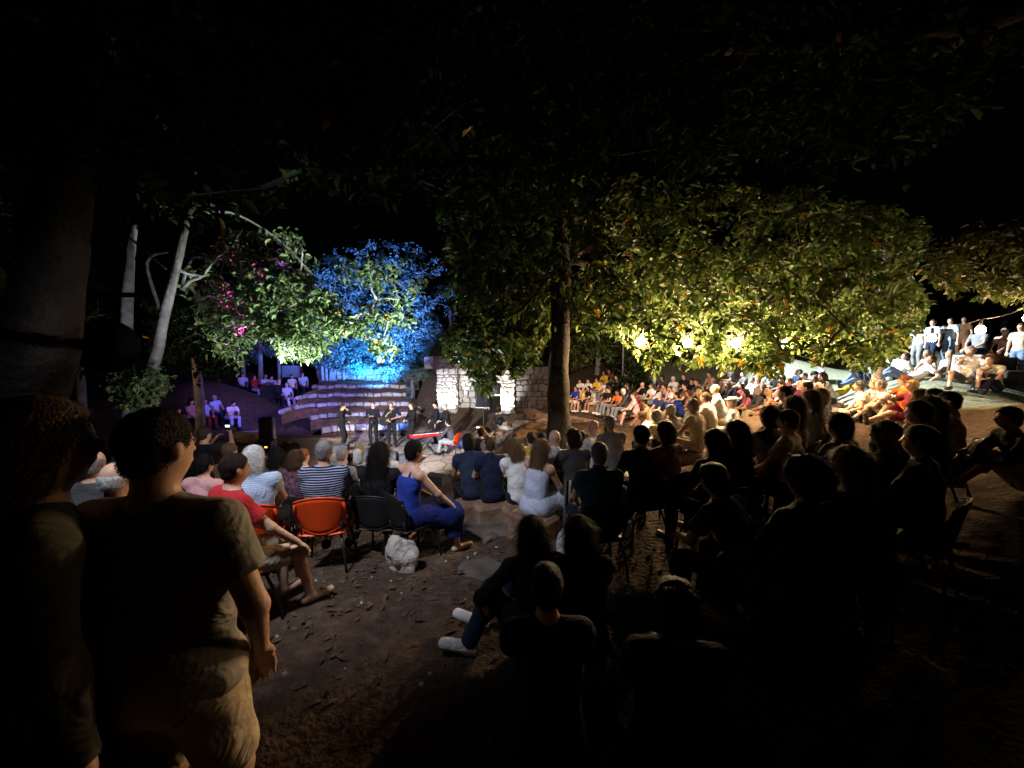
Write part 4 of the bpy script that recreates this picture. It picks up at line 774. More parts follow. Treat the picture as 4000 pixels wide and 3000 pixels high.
# ---------------------------------------------------------------- walls
M_DARKROCK = mat('dark_rock', (.075, .068, .064), .9, .4, 3, 1.0, 10)
M_FLAG = mat('flagstone', (.105, .085, .07), .9, .4, 4, 1.0, 12)
def wall(name, label, pts, z0, z1, th, courses, bl, mat_, core, extra=None, cap_=None):
    o0 = Vector((pts[0][0], pts[0][1], z0)); e = empty(name, o0, 0, label, 'wall'); lp = [(x-o0.x, y-o0.y) for x, y in pts]
    m = MB(); poly_slab(m, [(x, y+.08) for x, y in lp], 0, z1-z0-.03, (0, th)); m.build('core', core, e)
    m = MB(); stone_row(m, lp, 0, z1-z0, courses, bl, -1, rnd, .2); m.build('stonework', mat_, e)
    return e
zt = P(1800, 1441, 20.3).z
W = lambda sx, d: ((sx-2000)/F*d, d)
e = wall('stone_wall', 'grey stone wall with two floodlit pilasters beside the stage', [W(1716, 20.3), W(2008, 20.3)], ZS-.3, zt, .5, 11, .42, M_STONE2, M_STONE)
o0 = e.location
for a, b_ in ((1706, 1790), (1930, 2012)):
    m = MB(); x0, x1 = W(a, 20)[0]-o0.x, W(b_, 20)[0]-o0.x
    m.box(((x0+x1)/2, 20.05-o0.y, (zt-ZS+.3)/2), (x1-x0-.1, .32, zt-ZS+.28)); stone_row(m, [(x0, 19.85-o0.y), (x1, 19.85-o0.y)], 0, zt-ZS+.32, 15, .34, -1, rnd, .16)
    m.build('pilaster', M_STONE2, e)
wall('ledge_wall', 'low pale ledge of stone above the floodlit wall', [W(1655, 21.6), W(1700, 21.2), W(1850, 21.3), W(2000, 21.6)], zt-.05, P(1800,1392,21.3).z, .5, 2, 1.3, M_STONE, M_BRICKISH)
wall('terrace_back_wall', 'low pale wall behind the top terrace under the blue-lit tree', [W(1240, 24.2), W(1515, 24.2)], -.2, .76, .3, 3, .7, M_STONE, M_STONE)
wall('rock_wall', 'grey sloping rock wall between the floodlit wall and the trunk', [W(2014, 20.2), W(2090, 19.9), W(2165, 19.6)], ZS+.1, P(2080,1432,20).z, .8, 9, .5, M_DARKROCK, M_BRICKISH)
# curved seat wall right of the trunk
pts = [W(2050, 17.2), W(2110, 16.7), W(2180, 16.2), W(2260, 15.6), W(2340, 14.6), W(2380, 13.6)]
zz = [P(2050,1600,17.2).z, P(2340,1650,14.6).z]
wall('curved_seat_wall', 'curved pinkish stone seat wall running right past the trunk', pts, gz(*pts[2])-.25, gz(*pts[2])+.34, .4, 2, .9, M_BRICKISH, M_BRICKISH)
# ---------------------------------------------------------------- rocks
def rock(loc, r, label, seed, mt=M_STONE2, sq=(1,1,1), group='loose rocks by the wall', rz=0):
    import bmesh
    bm = bmesh.new(); bmesh.ops.create_icosphere(bm, subdivisions=4, radius=1)
    for v in bm.verts:
        p = v.co.copy(); k = 1+.32*noise.noise(p*1.1+Vector((seed*7.1, 0, 0)))+.14*noise.noise(p*2.6+Vector((0, seed*3.3, 0)))
        k += .05*round(3*noise.noise(p*2+Vector((seed, seed, 0))))
        v.co = Vector((p.x*sq[0], p.y*sq[1], p.z*sq[2]))*k*r
    me = bpy.data.meshes.new('rock'); bm.to_mesh(me); bm.free(); me.materials.append(mt)
    for p in me.polygons: p.use_smooth = seed % 2 == 0
    o = link('rock', me, None, loc); o.rotation_euler = (0, 0, rz); return tag(o, label, 'rock', group)
def onground(sx, sy, d, up=0): p = P(sx, sy, d); return Vector((p.x, p.y, gz(p.x, p.y)+up))
for (sx, sy, d, r, lab) in ((985,1632,16.3,.55,'violet-lit stone slab beside the group left of the stage'),(985,1700,13.2,.5,'magenta-lit stone slab behind the tall loudspeaker')):
    rock(onground(sx, sy, d, .1), r, lab, 50+int(d), M_STONE2, (1.5,.7,.42), 'stone slabs left of the stage')
pq = P(1572, 2150, 3.75); rock((pq.x, pq.y, gz(pq.x, pq.y)+.13), .19, 'jagged white limestone rock on the bare ground beside the blue dress', 3, M_STONE2, (.85,.6,1.15), 'loose rocks on the near ground')
desc = ['flat pale rock at the foot of the right pilaster','squat brown rock under the black loudspeaker','pale rock beside the black floor lamp','long reddish rock left of the trunk','low rounded rock in front of the rubble','pinkish slab lying by the rock wall','small light rock on the rubble slope','dark rock at the base of the trunk','pale boulder left of the seat wall','broken slab below the seat wall']
for i, (sx, sy, d, r) in enumerate([(1995,1640,17.5,.45),(1945,1655,17,.35),(2025,1635,17.2,.4),(2095,1670,15.5,.6),(2045,1700,14,.5),(2080,1605,18,.5),(2060,1625,17,.3),(2130,1690,14.5,.4),(2125,1640,16.2,.45),(2150,1655,15.6,.4)]):
    rock(onground(sx, sy, d, r*.15), r, desc[i], 10+i, M_STONE2 if i in (0,2,6,8) else M_BRICKISH, (1.3,.9,.5), rz=i)
desc = ['big flat flagstone sunk in the ground before the pale blue dress','flat brown flagstone behind the white rock','wide dark flagstone in the middle of the aisle','flat slab left of the two long-haired sitters','pale flagstone by the front of the aisle','low flagstone beside the blue dress']
for i, (sx, sy, d, r) in enumerate([(1900,2010,5.0,.5),(1790,2030,4.6,.36),(1870,1900,6.3,.6),(1900,2230,3.7,.28),(1720,1900,6.6,.5),(1780,1960,5.6,.4)]):
    rock(onground(sx, sy, d, .0), r, desc[i], 30+i, M_FLAG, (1.2,.9,.14), 'flagstones in the aisle', rz=i*.7)
# litter: fallen leaves and pebbles
m = MB(); rr = random.Random(5)
for i in range(1500):
    x = rr.uniform(-5, 3.4) if i % 3 else rr.uniform(-3, 0); y = rr.uniform(1.6, 9.5) if i % 2 else rr.uniform(2, 5.5); z = gz(x, y) if i < 0 else None
    m.v.append((x, y, 0)); m.f.append(0)
lit = np.array(m.v); lz = gz_arr(lit[:,0], lit[:,1]); m = MB()
for i, (p, z) in enumerate(zip(lit, lz)):
    c = Vector((p[0], p[1], z+.012+noise.noise(Vector((p[0]*1.1, p[1]*1.1, 0)))*.035)); s = rr.uniform(.012, .035)
    E = Euler((rr.uniform(-.5,.5), rr.uniform(-.5,.5), rr.uniform(0,6.3))).to_matrix()
    if i % 14: m.add([E@Vector(q)*s+c for q in ((-1.6,0,0),(-.3,.75,.25),(1,.5,.1),(1.7,0,.2),(1,-.5,0),(-.3,-.8,.2))], [(0,1,2,3,4,5)], 0)
    else: m.box(c, (s*.9, s*.7, s*.55), E, 1, .7)
o = m.build('ground_litter', [mat('dry_leaf', (.085,.055,.03), .8, .5, 20, .2), M_STONE2]); tag(o, 'dry leaves and pebbles strewn over the bare ground', 'litter', kind='stuff')
# ---------------------------------------------------------------- build the people
PINS = mat('cloth_pinstripe', (.014, .018, .050), .85, .1, 9, .4, 110, .12, bdist=.004, fold=.5, stripes=(44, (.42, .44, .55), 2, .30))
RIB = mat('cloth_ribbed', (.46, .54, .68), .85, .06, 9, .4, 110, .12, bdist=.004, fold=.5, stripes=(52, (.26, .32, .47), 2, .35))
STR = mat('cloth_striped_white', (.70, .68, .62), .85, .1, 9, .4, 110, .12, bdist=.004, fold=.5, stripes=(22, (.16, .14, .12), 0, .3))
PAT = mat('cloth_patterned', (.10, .045, .07), .85, .9, 26, .4, 20)
S0 = Vector((-2.6, 14.6, 0)); used = {}
prn = random.Random(11)
SEATROW = {}
from collections import OrderedDict
chairs_todo = []; benches = []
for q in PEOPLE:
    f = [.022, .012, .0095][q.fine]; hf = [.014, .0085, .007][q.fine]
    if q.region == 'stage': f = .0115
    if q.region == 'stage':
        hpos = P(q.x, q.y, q.d); q.X, q.Y = hpos.x, hpos.y; z = ZS+.002
        q.scale = (hpos.z-ZS)/hh(q.pose)
        q.scale = max(.9, min(1.1, q.scale))
    else:
        z = gz(q.X, q.Y)
        if q.pose in ('stand', 'pocket') and q.d < 10: z = q.bz
        elif abs(z-q.bz) > .12: z = z+(q.bz-z)*.3
    q.z = z
    if q.face is None:
        d = S0-Vector((q.X, q.Y, 0)); fa = math.atan2(-d.x, d.y)+R(prn.uniform(-14, 14)); q.face = math.degrees(fa)
    sk = q.skin if q.skin is not None else prn.choice([0, 0, 1, 2, 1, 0, 3] if q.region == 'crowd' else [0, 0, 1, 2])
    fat = round(q.fat if q.fat != 1 else (prn.choice([.95, 1.0, 1.12]) if q.fine == 0 else 1.0), 2)
    body = link('person', cm(('b', q.pose, f, fat), lambda: body_mesh(q.pose, f, fat)), None, (q.X, q.Y, z))
    body.rotation_euler = (0, 0, R(q.face))
    if q.fine == 0 and q.region in ('crowd', 'violet', 'near'): body.rotation_euler = (R(prn.uniform(-4, 4)), R(prn.uniform(-5, 5)), R(q.face)); q.scale *= prn.uniform(.95, 1.06); body.scale = (q.scale,)*3; setmat(body, SKIN[sk])
    hs, hc = q.hair.split(); ts, tcx = q.top.split(); bs, bc = q.bot.split()
    S = skel(q.pose)
    if q.pose not in ('film',) and q.region in ('near', 'crowd', 'lawn'):   # heads turn a little each their own way
        pass
    if hs != 'bald':
        o = link('hair', cm(('h', hs, hf), lambda: hair_mesh(hs, hf)), body, S['head']); o.rotation_euler = S['Mh'].to_euler(); setmat(o, hairm(hc))
    if q.hat:
        hk, hcx = q.hat.split(); o = link('hat', cm(('hat', hk), lambda: hat_mesh(hk)), body, S['head']+S['Mh']@Vector((0,0,.03))); o.rotation_euler = S['Mh'].to_euler(); setmat(o, cloth(hcx))
    o = link('shirt' if ts != 'dress' else 'dress_bodice', cm(('t', q.pose, ts, f, fat), lambda: top_mesh(q.pose, ts, f, fat)), body)
    tm = cloth(tcx)
    if q.topm == 'pin': tm = PINS
    if q.topm == 'ribbed': tm = RIB
    if q.label and 'striped white' in q.label: tm = STR
    if q.label and ('flowered' in q.label or 'patterned' in q.label): tm = PAT
    setmat(o, tm)
    if q.topm == 'script':      # black script letters across the shoulders
        cu = bpy.data.curves.new('lettering', 'FONT'); cu.body = 'Emu'; cu.size = .13; cu.extrude = .002; cu.shear = .45; cu.align_x = 'CENTER'
        tx = link('lettering_src', cu); dg = bpy.context.evaluated_depsgraph_get(); tm_ = bpy.data.meshes.new_from_object(tx.evaluated_get(dg)); bpy.data.objects.remove(tx)
        t2 = link('lettering', tm_, body, (0, -.135, S['neck'].z-.11)); t2.rotation_euler = (R(84), 0, 0); tm_.materials.clear(); tm_.materials.append(M_BLACK)
    o = link({'long': 'trousers', 'shorts': 'shorts', 'skirt': 'skirt'}[bs], cm(('p', q.pose, bs, f, fat), lambda: bot_mesh(q.pose, bs, f, fat)), body); setmat(o, cloth(bc))
    if q.shoes:
        for i in (0, 1):
            o = link('shoe', cm(('s', q.pose, i, f), lambda: shoe_mesh(q.pose, i, max(f*.7, .009))), body); setmat(o, cloth(q.shoes))
    # label
    if q.label: lab = q.label
    else:
        hp = HP[hs].format(HN.get(hc, hc)); tn = CN.get(tcx, tcx)+' '+TN[ts]; bn = CN.get(bc, bc)+' '+{'long': 'trousers', 'shorts': 'shorts', 'skirt': 'skirt'}[bs]
        lab = 'person with %s, %s and %s' % (hp, tn, bn); q.auto = (hp, tn, bn)
    q.obj = body; q.lab = lab
    pcat = 'person'; tag(body, lab, pcat, q.group or near)
    if q.pose in ('chair', 'chair_lean', 'chair_side', 'film', 'keys'):
        if 'canvas chair' not in lab: chairs_todo.append(q)
    elif q.pose.startswith('step'): benches.append(q)
# make the generated labels unique by naming the neighbour
auto = [q for q in PEOPLE if not q.label]
def nb(q, k=0):
    o = sorted((p for p in auto if p is not q), key=lambda p: abs(p.x-q.x)+1.4*abs(p.y-q.y))
    return o[k]
for q in auto:
    same = [p for p in auto if p.lab == q.lab and p is not q]
    n = nb(q); side = 'left' if q.x < n.x else 'right'
    hp, tn, bn = q.auto
    q.l2 = ('%s, %s, %s of the %s' % (hp[:1].upper()*0+'person with '+hp, tn, side, n.auto[1])) if same else q.lab
for q in auto:
    if sum(p.l2 == q.l2 for p in auto) > 1:
        k = 1
        n = nb(q, 1); q.l2 = 'person with %s, %s, %s of the one in %s' % (q.auto[0], q.auto[1], 'left' if q.x < n.x else 'right', n.auto[2])
for q in auto: q.obj['label'] = q.l2
# ---------------------------------------------------------------- stone benches of the crowd: one per row of sitters
rows = {}
for q in benches: rows.setdefault(q.row, []).append(q)
bl = dict(A='lowest far stone bench under the group with the yellow-shirted child', B='stone bench under the white-shirted children', C='stone bench under the person in the blue dress', D='stone bench under the sitters in black below the bulbs', E='stone bench under the person in the orange top', G='highest far stone bench by the bushes', H='stone bench left of the capped person on the ground', K='back stone bench under the bulbs', M='back stone bench next to the lawn')
def seatz(q): return q.z+(skel(q.pose)['p'].z-.105)*q.scale
def bench(members, label):
    pts = []
    for q in sorted(members, key=lambda q: q.X+.3*q.Y):
        a = R(q.face); fw = Vector((-math.sin(a), math.cos(a), 0)); pts.append((Vector((q.X, q.Y, seatz(q)))-fw*.06, fw))
    m = MB(); o0 = Vector((pts[0][0].x, pts[0][0].y, pts[0][0].z-.4)); rr = random.Random(len(label))
    secs = []
    if len(pts) == 1:
        p, fw = pts[0]; s = Vector((fw.y, -fw.x, 0)); pts = [(p-s*.3, fw), (p+s*.3, fw)]
    for i, (p, fw) in enumerate(pts):
        secs.append([p+fw*.19, p-fw*.20, p-fw*.20-Vector((0,0,.6)), p+fw*.17-Vector((0,0,.6))])
    # extend the ends
    d = (pts[0][0]-pts[1][0]).normalized()*.3; secs.insert(0, [v+d for v in secs[0]]); d = (pts[-1][0]-pts[-2][0]).normalized()*.3; secs.append([v+d for v in secs[-1]])
    # drop segments that jump between far members
    vs = [v-o0 for s in secs for v in s]; fs = []
    for i in range(len(secs)-1):
        if (secs[i][0]-secs[i+1][0]).length > 3.2: continue
        for k in range(4): fs.append((i*4+k, i*4+(k+1) % 4, i*4+4+(k+1) % 4, i*4+4+k))
    fs += [(0,1,2,3), tuple(len(vs)-4+k for k in (3,2,1,0))]
    m.add(vs, fs); tag(m.build('stone_bench', M_BRICKISH, None, loc=o0), label, 'bench', 'stone benches of the audience')
for k, v in rows.items():
    if k: bench(v, bl[k])
def nearest_label(q):
    s = q.lab if len(q.lab.split()) < 11 else ' '.join(q.lab.split()[:10])
    return s
for q in rows.get(None, []):
    a = R(q.face); loc = Vector((q.X, q.Y, 0)); lab = 'rough stone block under the '+nearest_label(q).rstrip(',')
    if len(lab.split()) > 16: lab = ' '.join(lab.split()[:15])
    m = MB(); hgt = seatz(q)-q.z
    m.box((0, -.02, hgt/2-.06), (.62, .40, hgt+.12), Euler((0, 0, prn.uniform(-.1, .1))), 0, .94, bev=.04)
    o = m.build('stone_block', M_STONE if prn.random() < .5 else M_BRICKISH, None, loc=(q.X, q.Y, q.z)); o.rotation_euler = (0, 0, a); tag(o, lab, 'stone block', 'rough stone blocks to sit on')
# ---------------------------------------------------------------- plastic chairs
def sheet(m, fn, nu, nv, th):
    G = [[Vector(fn(i/nu, j/nv)) for j in range(nv+1)] for i in range(nu+1)]
    Nn = [[None]*(nv+1) for _ in range(nu+1)]
    for i in range(nu+1):
        for j in range(nv+1):
            du = G[min(i+1,nu)][j]-G[max(i-1,0)][j]; dv = G[i][min(j+1,nv)]-G[i][max(j-1,0)]; Nn[i][j] = du.cross(dv).normalized()*th/2
    A = [G[i][j]+Nn[i][j] for i in range(nu+1) for j in range(nv+1)]; B = [G[i][j]-Nn[i][j] for i in range(nu+1) for j in range(nv+1)]
    n = len(A); W_ = nv+1; fs = []
    for i in range(nu):
        for j in range(nv):
            a = i*W_+j; fs += [(a, a+W_, a+W_+1, a+1), (n+a, n+a+1, n+a+W_+1, n+a+W_)]
    for i in range(nu): fs += [(i*W_, n+i*W_, n+(i+1)*W_, (i+1)*W_), (i*W_+nv, (i+1)*W_+nv, n+(i+1)*W_+nv, n+i*W_+nv)]
    for j in range(nv): fs += [(j, j+1, n+j+1, n+j), (nu*W_+j, n+nu*W_+j, n+nu*W_+j+1, nu*W_+j+1)]
    m.add(A+B, fs)
def make_chair():
    r = empty('plastic_chair', (0,0,0))
    m = MB(); sheet(m, lambda u, v: ((u-.5)*(.43+.03*v), -.20+.42*v, .43+.016*(2*u-1)**2+.02*v**3-.055*max(0, v-.85)), 8, 8, .012); m.build('seat', M_ORANGE, r, True)
    def bk(u, v):
        x = (u-.5)*(.46-.10*(1-v)**2); c = (2*u-1)**2
        return (x, -.205-.075*v+.055*c, .50+.345*v-.05*c*v-.05*(1-v)*(1-c)+.0*u)
    m = MB(); sheet(m, bk, 12, 8, .012)
    for s in (-1, 1): m.tube([(s*.215, -.145, .52), (s*.232, -.20, .70), (s*.222, -.235, .77)], .014, 8)
    m.tube([bk(u/12, 1) for u in range(13)], .010, 8); m.tube([bk(u/12, 0) for u in range(13)], .010, 8)
    m.build('backrest', M_ORANGE, r, True)
    for sx in (-1, 1):
        for sy in (-1, 1):
            m = MB(); m.tube([(sx*.17, sy*.15, .425), (sx*.21, sy*.21, .22), (sx*.235, sy*.24, .0)], .0125, 8); m.build('leg', M_METAL, r, True)
        m = MB(); m.tube([(sx*.185, -.17, .42), (sx*.19, -.20, .56)], .011, 8); m.build('back_bracket', M_METAL, r, True)
    m = MB(); m.tube([(-.17,-.15,.425),(.17,-.15,.425),(.17,.15,.425),(-.17,.15,.425),(-.17,-.15,.425)], .011, 6); m.build('seat_frame', M_METAL, r, True)
    return r
proto = make_chair(); first = True
show = ('charcoal shirt, on a red', 'pink bald', 'red T-shirt and beige', 'white-haired person in a pale blue', 'broad person', 'keyboard player')
for q in chairs_todo:
    c = proto if first else copy_tree(proto); first = False
    orange = any(s in q.lab for s in show)
    zz = q.z+(skel(q.pose)['p'].z-.105-.43)*q.scale
    a = R(q.face); fw = Vector((-math.sin(a), math.cos(a), 0)); c.location = Vector((q.X, q.Y, zz))+fw*.03; c.rotation_euler = (0, 0, a)
    lab = ('orange plastic chair under the ' if orange else 'dark plastic chair under the ')+nearest_label(q).rstrip(',')
    lab = ' '.join(lab.split()[:16])
    tag(c, lab, 'chair', 'plastic chairs of the audience')
    if not orange:
        for ch in c.children:
            if ch.name.startswith(('seat', 'backrest')) and not ch.name.startswith('seat_frame'):
                for s in ch.material_slots: s.link = 'OBJECT'; s.material = M_BLACK
    else:
        for ch in c.children:
            for s in ch.material_slots: s.link = 'OBJECT'; s.material = ch.data.materials[0]
# ---------------------------------------------------------------- trees
def leaf_mesh(name, C, size, mats, rr, droop=.5, shape=.52):
    """C: (n,3) leaf positions; every leaf a folded blade of six points"""
    n = len(C); C = np.asarray(C)
    yaw = rr.uniform(0, 2*np.pi, n); tilt = rr.normal(droop, .45, n); roll = rr.normal(0, .6, n); s = size*rr.uniform(.45, 1.35, n)
    d = np.c_[np.cos(yaw)*np.cos(tilt), np.sin(yaw)*np.cos(tilt), -np.sin(tilt)]
    side = np.c_[-np.sin(yaw), np.cos(yaw), np.zeros(n)]; up = np.cross(d, side)
    side, up = side*np.cos(roll)[:,None]+up*np.sin(roll)[:,None], up*np.cos(roll)[:,None]-side*np.sin(roll)[:,None]
    s = s[:,None]; w_ = shape*s; fold = .22*s
    V = np.stack([C, C+d*s*.30+side*w_*.46+up*fold*.6, C+d*s*.72+side*w_*.36+up*fold*.5, C+d*s-up*s*.1, C+d*s*.72-side*w_*.36+up*fold*.5, C+d*s*.30-side*w_*.46+up*fold*.6], 1)
    base = (np.arange(n)*6)[:,None]; f = np.concatenate([base+np.array([0,1,2,3]), base+np.array([0,3,4,5])])
    me = bpy.data.meshes.new(name); me.vertices.add(n*6); me.vertices.foreach_set('co', V.ravel())
    me.loops.add(len(f)*4); me.loops.foreach_set('vertex_index', f.ravel().astype(np.int32)); me.polygons.add(len(f)); me.polygons.foreach_set('loop_start', np.arange(0, len(f)*4, 4, dtype=np.int32))
    me.update(calc_edges=True); me.materials.append(mats)
    at = me.attributes.new('leafrand', 'FLOAT', 'POINT'); at.data.foreach_set('value', np.repeat(rr.uniform(0, 1, n), 6).astype(np.float32)); return me
def pip(x, y, poly): return inpoly(np.array([x]), np.array([y]), poly)[0]
def clumps(poly, dmin, dmax, n, rr):
    xs = [p[0] for p in poly]; ys = [p[1] for p in poly]; out = []
    while len(out) < n:
        x = rr.uniform(min(xs), max(xs), 400); y = rr.uniform(min(ys), max(ys), 400); ok = inpoly(x, y, poly)
        for a, b in zip(x[ok], y[ok]):
            d = rr.uniform(dmin, dmax); out.append(P(a, b, d))
            if len(out) >= n: break
    return out
def tree(name, label, cat, trunk, tr, clp, leafmat, barkmat, lsize, lr, per, seed, poly=None, keep=None, limb=True, wob=.25, group=None, shape=.52, extra_trunks=(), r1=.05):
    rr = np.random.default_rng(seed); base = Vector(trunk[0]); e = empty(name, base, 0, label, cat, group)
    m = MB()
    def smooth(pts, k=6):
        o = []
        for i in range(len(pts)-1):
            p0 = pts[max(i-1,0)]; p1 = pts[i]; p2 = pts[i+1]; p3 = pts[min(i+2, len(pts)-1)]
            for t in range(k):
                t /= k; o.append(.5*((2*p1)+(-p0+p2)*t+(2*p0-5*p1+4*p2-p3)*t*t+(-p0+3*p1-3*p2+p3)*t**3))
        o.append(pts[-1]); return o
    for pts, rad in [(trunk, tr)]+list(extra_trunks):
        pts = [Vector(p)-base for p in pts]; sp_ = smooth(pts); rd = np.interp(np.linspace(0, 1, len(sp_)), np.linspace(0, 1, len(rad)), rad)
        m.tube(sp_, list(rd), 14, wob=wob)
    m.build('trunk', barkmat, e, True)
    nodes = [Vector(p) for p in trunk[-max(2, len(trunk)//2):]]
    for pts, rad in extra_trunks: nodes += [Vector(p) for p in pts[-2:]]
    nroot = len(nodes); par = [-1]*nroot
    clp = [Vector(c) for c in clp]; rt = nodes[0]
    clp.sort(key=lambda c: min((c-nodes[i]).length for i in range(nroot)))
    for c in clp:
        arr = np.array([list(n_) for n_ in nodes]); dd = np.linalg.norm(arr-np.array(c), axis=1)
        cost = dd+np.where(arr[:,2] > c.z+.4, .35, 0)
        j = int(np.argmin(cost)); nodes.append(c); par.append(j)
    wgt = [1]*len(nodes)
    for i in range(len(nodes)-1, nroot-1, -1): wgt[par[i]] += wgt[i]
    bm_ = MB(); tw = MB()
    for i in range(nroot, len(nodes)):
        a = nodes[par[i]]-base; b = nodes[i]-base; r = min(.006*math.sqrt(wgt[i]), r1); ra = min(.006*math.sqrt(wgt[par[i]]), r1*1.2) if par[i] >= nroot else r*1.2
        mid = (a+b)/2+Vector(rr.normal(0, .05, 3))*(b-a).length+Vector((0,0,.03))*(b-a).length
        bm_.tube([a, mid, b], [ra if ra < r*2 else r*1.6, r*1.15, r], 5 if wgt[i] > 3 else 3, caps=False)
    if bm_.v: bm_.build('branchwork', barkmat, e, True)['kind'] = 'stuff'
    L = []
    for c in nodes[nroot:]:
        k = max(3, int(rr.normal(per, per*.3))); ax = rr.normal(0, 1, 3); ax[2] = -abs(ax[2])*.5; ax /= np.linalg.norm(ax)
        t = rr.uniform(-1, 1, (k, 1)); pts = np.array(c-base)+ax*t*lr*1.3+rr.normal(0, lr*.36, (k, 3)); L.append(pts)
    L = np.concatenate(L)
    if poly is not None or keep is not None:
        wx = L+np.array(base); z = wx[:,2]-CAM.z; ff = wx[:,1]*math.cos(PITCH)-z*math.sin(PITCH); uu = wx[:,1]*math.sin(PITCH)+z*math.cos(PITCH)
        sx = 2000+F*wx[:,0]/ff; sy = 1500-F*uu/ff; ok = np.ones(len(L), bool)
        if poly is not None: ok &= inpoly(sx, sy, poly)
        if keep is not None: ok &= keep(sx, sy, wx[:,1])
        L = L[ok]
    o = link('crown', leaf_mesh('crown', L, lsize, leafmat, rr, shape=shape), e)
    return e
G1 = mat('leaf_green', (.085, .135, .034), .5, .3, 4, 0, spec=.28, trans=.35, yellow=.02)
G2 = mat('leaf_cool', (.12, .19, .075), .45, .3, 4, 0, spec=.4, trans=.3, yellow=.012)
G3 = mat('leaf_silver', (.13, .19, .17), .5, .3, 4, 0, spec=.3, trans=.3, yellow=.004)
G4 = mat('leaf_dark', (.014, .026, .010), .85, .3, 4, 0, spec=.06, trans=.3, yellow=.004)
G5 = mat('leaf_olive', (.06, .085, .022), .5, .3, 4, 0, spec=.35, trans=.35, yellow=.02)
BULBS = [(2498,1336,9.0),(2686,1340,9.0),(2874,1341,9.0),(3062,1343,9.0),(3250,1338,9.0),(3640,1320,8.0),(3830,1288,7.1),(4020,1240,6.4)]
def keepc(sx, sy, Y):
    ok = np.ones(len(sx), bool)
    for i in (0, 1, 2, 5, 6):
        ok &= ~(((sx-BULBS[i][0])**2+(sy-BULBS[i][1])**2 < (62 if i < 3 else 42)**2) & (Y < BULBS[i][2]+.1))
    return ok
# centre tree
T0 = Vector((P(2183,1500,8.5).x, 8.5, gz(P(2183,1500,8.5).x, 8.5)-.15))
ctr = [T0, P(2182,1700,8.5), P(2182,1500,8.5), P(2188,1250,8.5), P(2196,1050,8.5), P(2185,850,8.4), P(2160,650,8.2), P(2150,400,8)]
canopy = [(1700,800),(2050,680),(2500,680),(2700,700),(3100,720),(3480,800),(3640,900),(3640,960),(3560,1080),(3625,1180),(3590,1270),(3500,1390),(3450,1425),(3400,1440),(3340,1450),(3270,1390),(3190,1425),(3130,1360),(3080,1400),(3040,1460),(2990,1480),(2930,1440),(2860,1420),(2830,1470),(2760,1400),(2700,1445),(2600,1380),(2560,1455),(2500,1420),(2440,1330),(2350,1280),(2280,1330),(2215,1200),(2150,1300),(2110,1400),(2050,1440),(2010,1480),(1960,1420),(1900,1545),(1850,1500),(1820,1440),(1760,1400),(1715,1390),(1760,1290),(1800,1230),(1740,1160),(1730,1000)]
rr = np.random.default_rng(4)
low = [(2230,1180),(2500,1000),(2900,960),(3300,980),(3560,1080),(3625,1180),(3590,1270),(3500,1390),(3450,1425),(3340,1450),(3270,1390),(3190,1425),(3130,1360),(3040,1460),(2990,1480),(2860,1420),(2760,1400),(2700,1445),(2600,1380),(2560,1455),(2500,1420),(2440,1330),(2350,1290),(2280,1330)]
cl = clumps(canopy, 6.4, 10.5, 760, rr)+clumps(low, 7.8, 10.6, 470, rr)
cl += clumps([(1720,1380),(1800,1250),(2000,1150),(2160,1150),(2150,1300),(2010,1480),(1900,1545),(1850,1500)], 8.0, 10.5, 260, rr)
tree('broadleaf_tree', 'big dark tree in the centre, crown spreading right over the hanging bulbs', 'tree', ctr, [.31,.26,.235,.22,.20,.15,.10,.05], cl, G1, M_BARKD, .165, .20, 23, 21, poly=canopy, keep=keepc,
     extra_trunks=[([P(2196,1040,8.5), P(2330,930,8.6), P(2480,860,8.8), P(2650,760,9)], [.11,.09,.06,.03]), ([P(2190,1150,8.5), P(2060,1080,8.8), P(1940,1020,9)], [.08,.06,.03]), ([P(2190,1000,8.5), P(2500,1090,9), P(2850,1130,9.2)], [.08,.06,.03])])
# high canopy above everything, almost unlit
hi_poly = [(-200,-200),(4200,-200),(3800,300),(3500,620),(2900,650),(2400,640),(1700,760),(1150,760),(700,850),(200,800),(-200,900)]
cl = clumps(hi_poly, 4.2, 8.0, 950, rr)
tb = Vector((6.5, 2.2, gz(6.5, 2.2)-.1))
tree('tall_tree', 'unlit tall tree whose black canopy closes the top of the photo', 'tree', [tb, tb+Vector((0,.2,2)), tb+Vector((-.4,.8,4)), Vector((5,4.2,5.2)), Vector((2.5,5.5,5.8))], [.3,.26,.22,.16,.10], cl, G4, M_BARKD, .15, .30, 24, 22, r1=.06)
# right-hand branch near the edge
rp = [(3640,960),(3800,930),(4100,900),(4150,1240),(4000,1190),(3850,1150),(3700,1130),(3640,1060)]
tb2 = Vector((11.4, 6.3, gz(11.4, 6.3)-.1))
tree('leafy_tree', 'tree at the right edge with yellow-green sprays above the standing people', 'tree', [tb2, tb2+Vector((0,0,1.5)), tb2+Vector((-.3,.2,2.6)), P(4120,900,7.0)], [.14,.11,.09,.05], clumps(rp, 6.0, 8.2, 110, rr), G5, M_BARKD, .13, .2, 22, 23, poly=[(3560,880),(4400,800),(4400,1260),(3990,1200),(3840,1165),(3700,1150),(3600,1060)])
# thin lawn tree
b0 = P(3425, 1500, 10.2); b0.z = gz(b0.x, b0.y)-.05
tree('young_tree', 'thin young tree trunk standing at the edge of the lawn', 'tree', [b0, P(3432,1380,10.2), P(3446,1200,10.2), P(3460,1050,10.2), P(3470,900,10.2)], [.12,.10,.10,.09,.04], clumps([(3300,900),(3560,860),(3620,1000),(3500,1040),(3330,1040)], 9.6, 11, 70, rr), G1, M_BARKP, .12, .2, 20, 24)
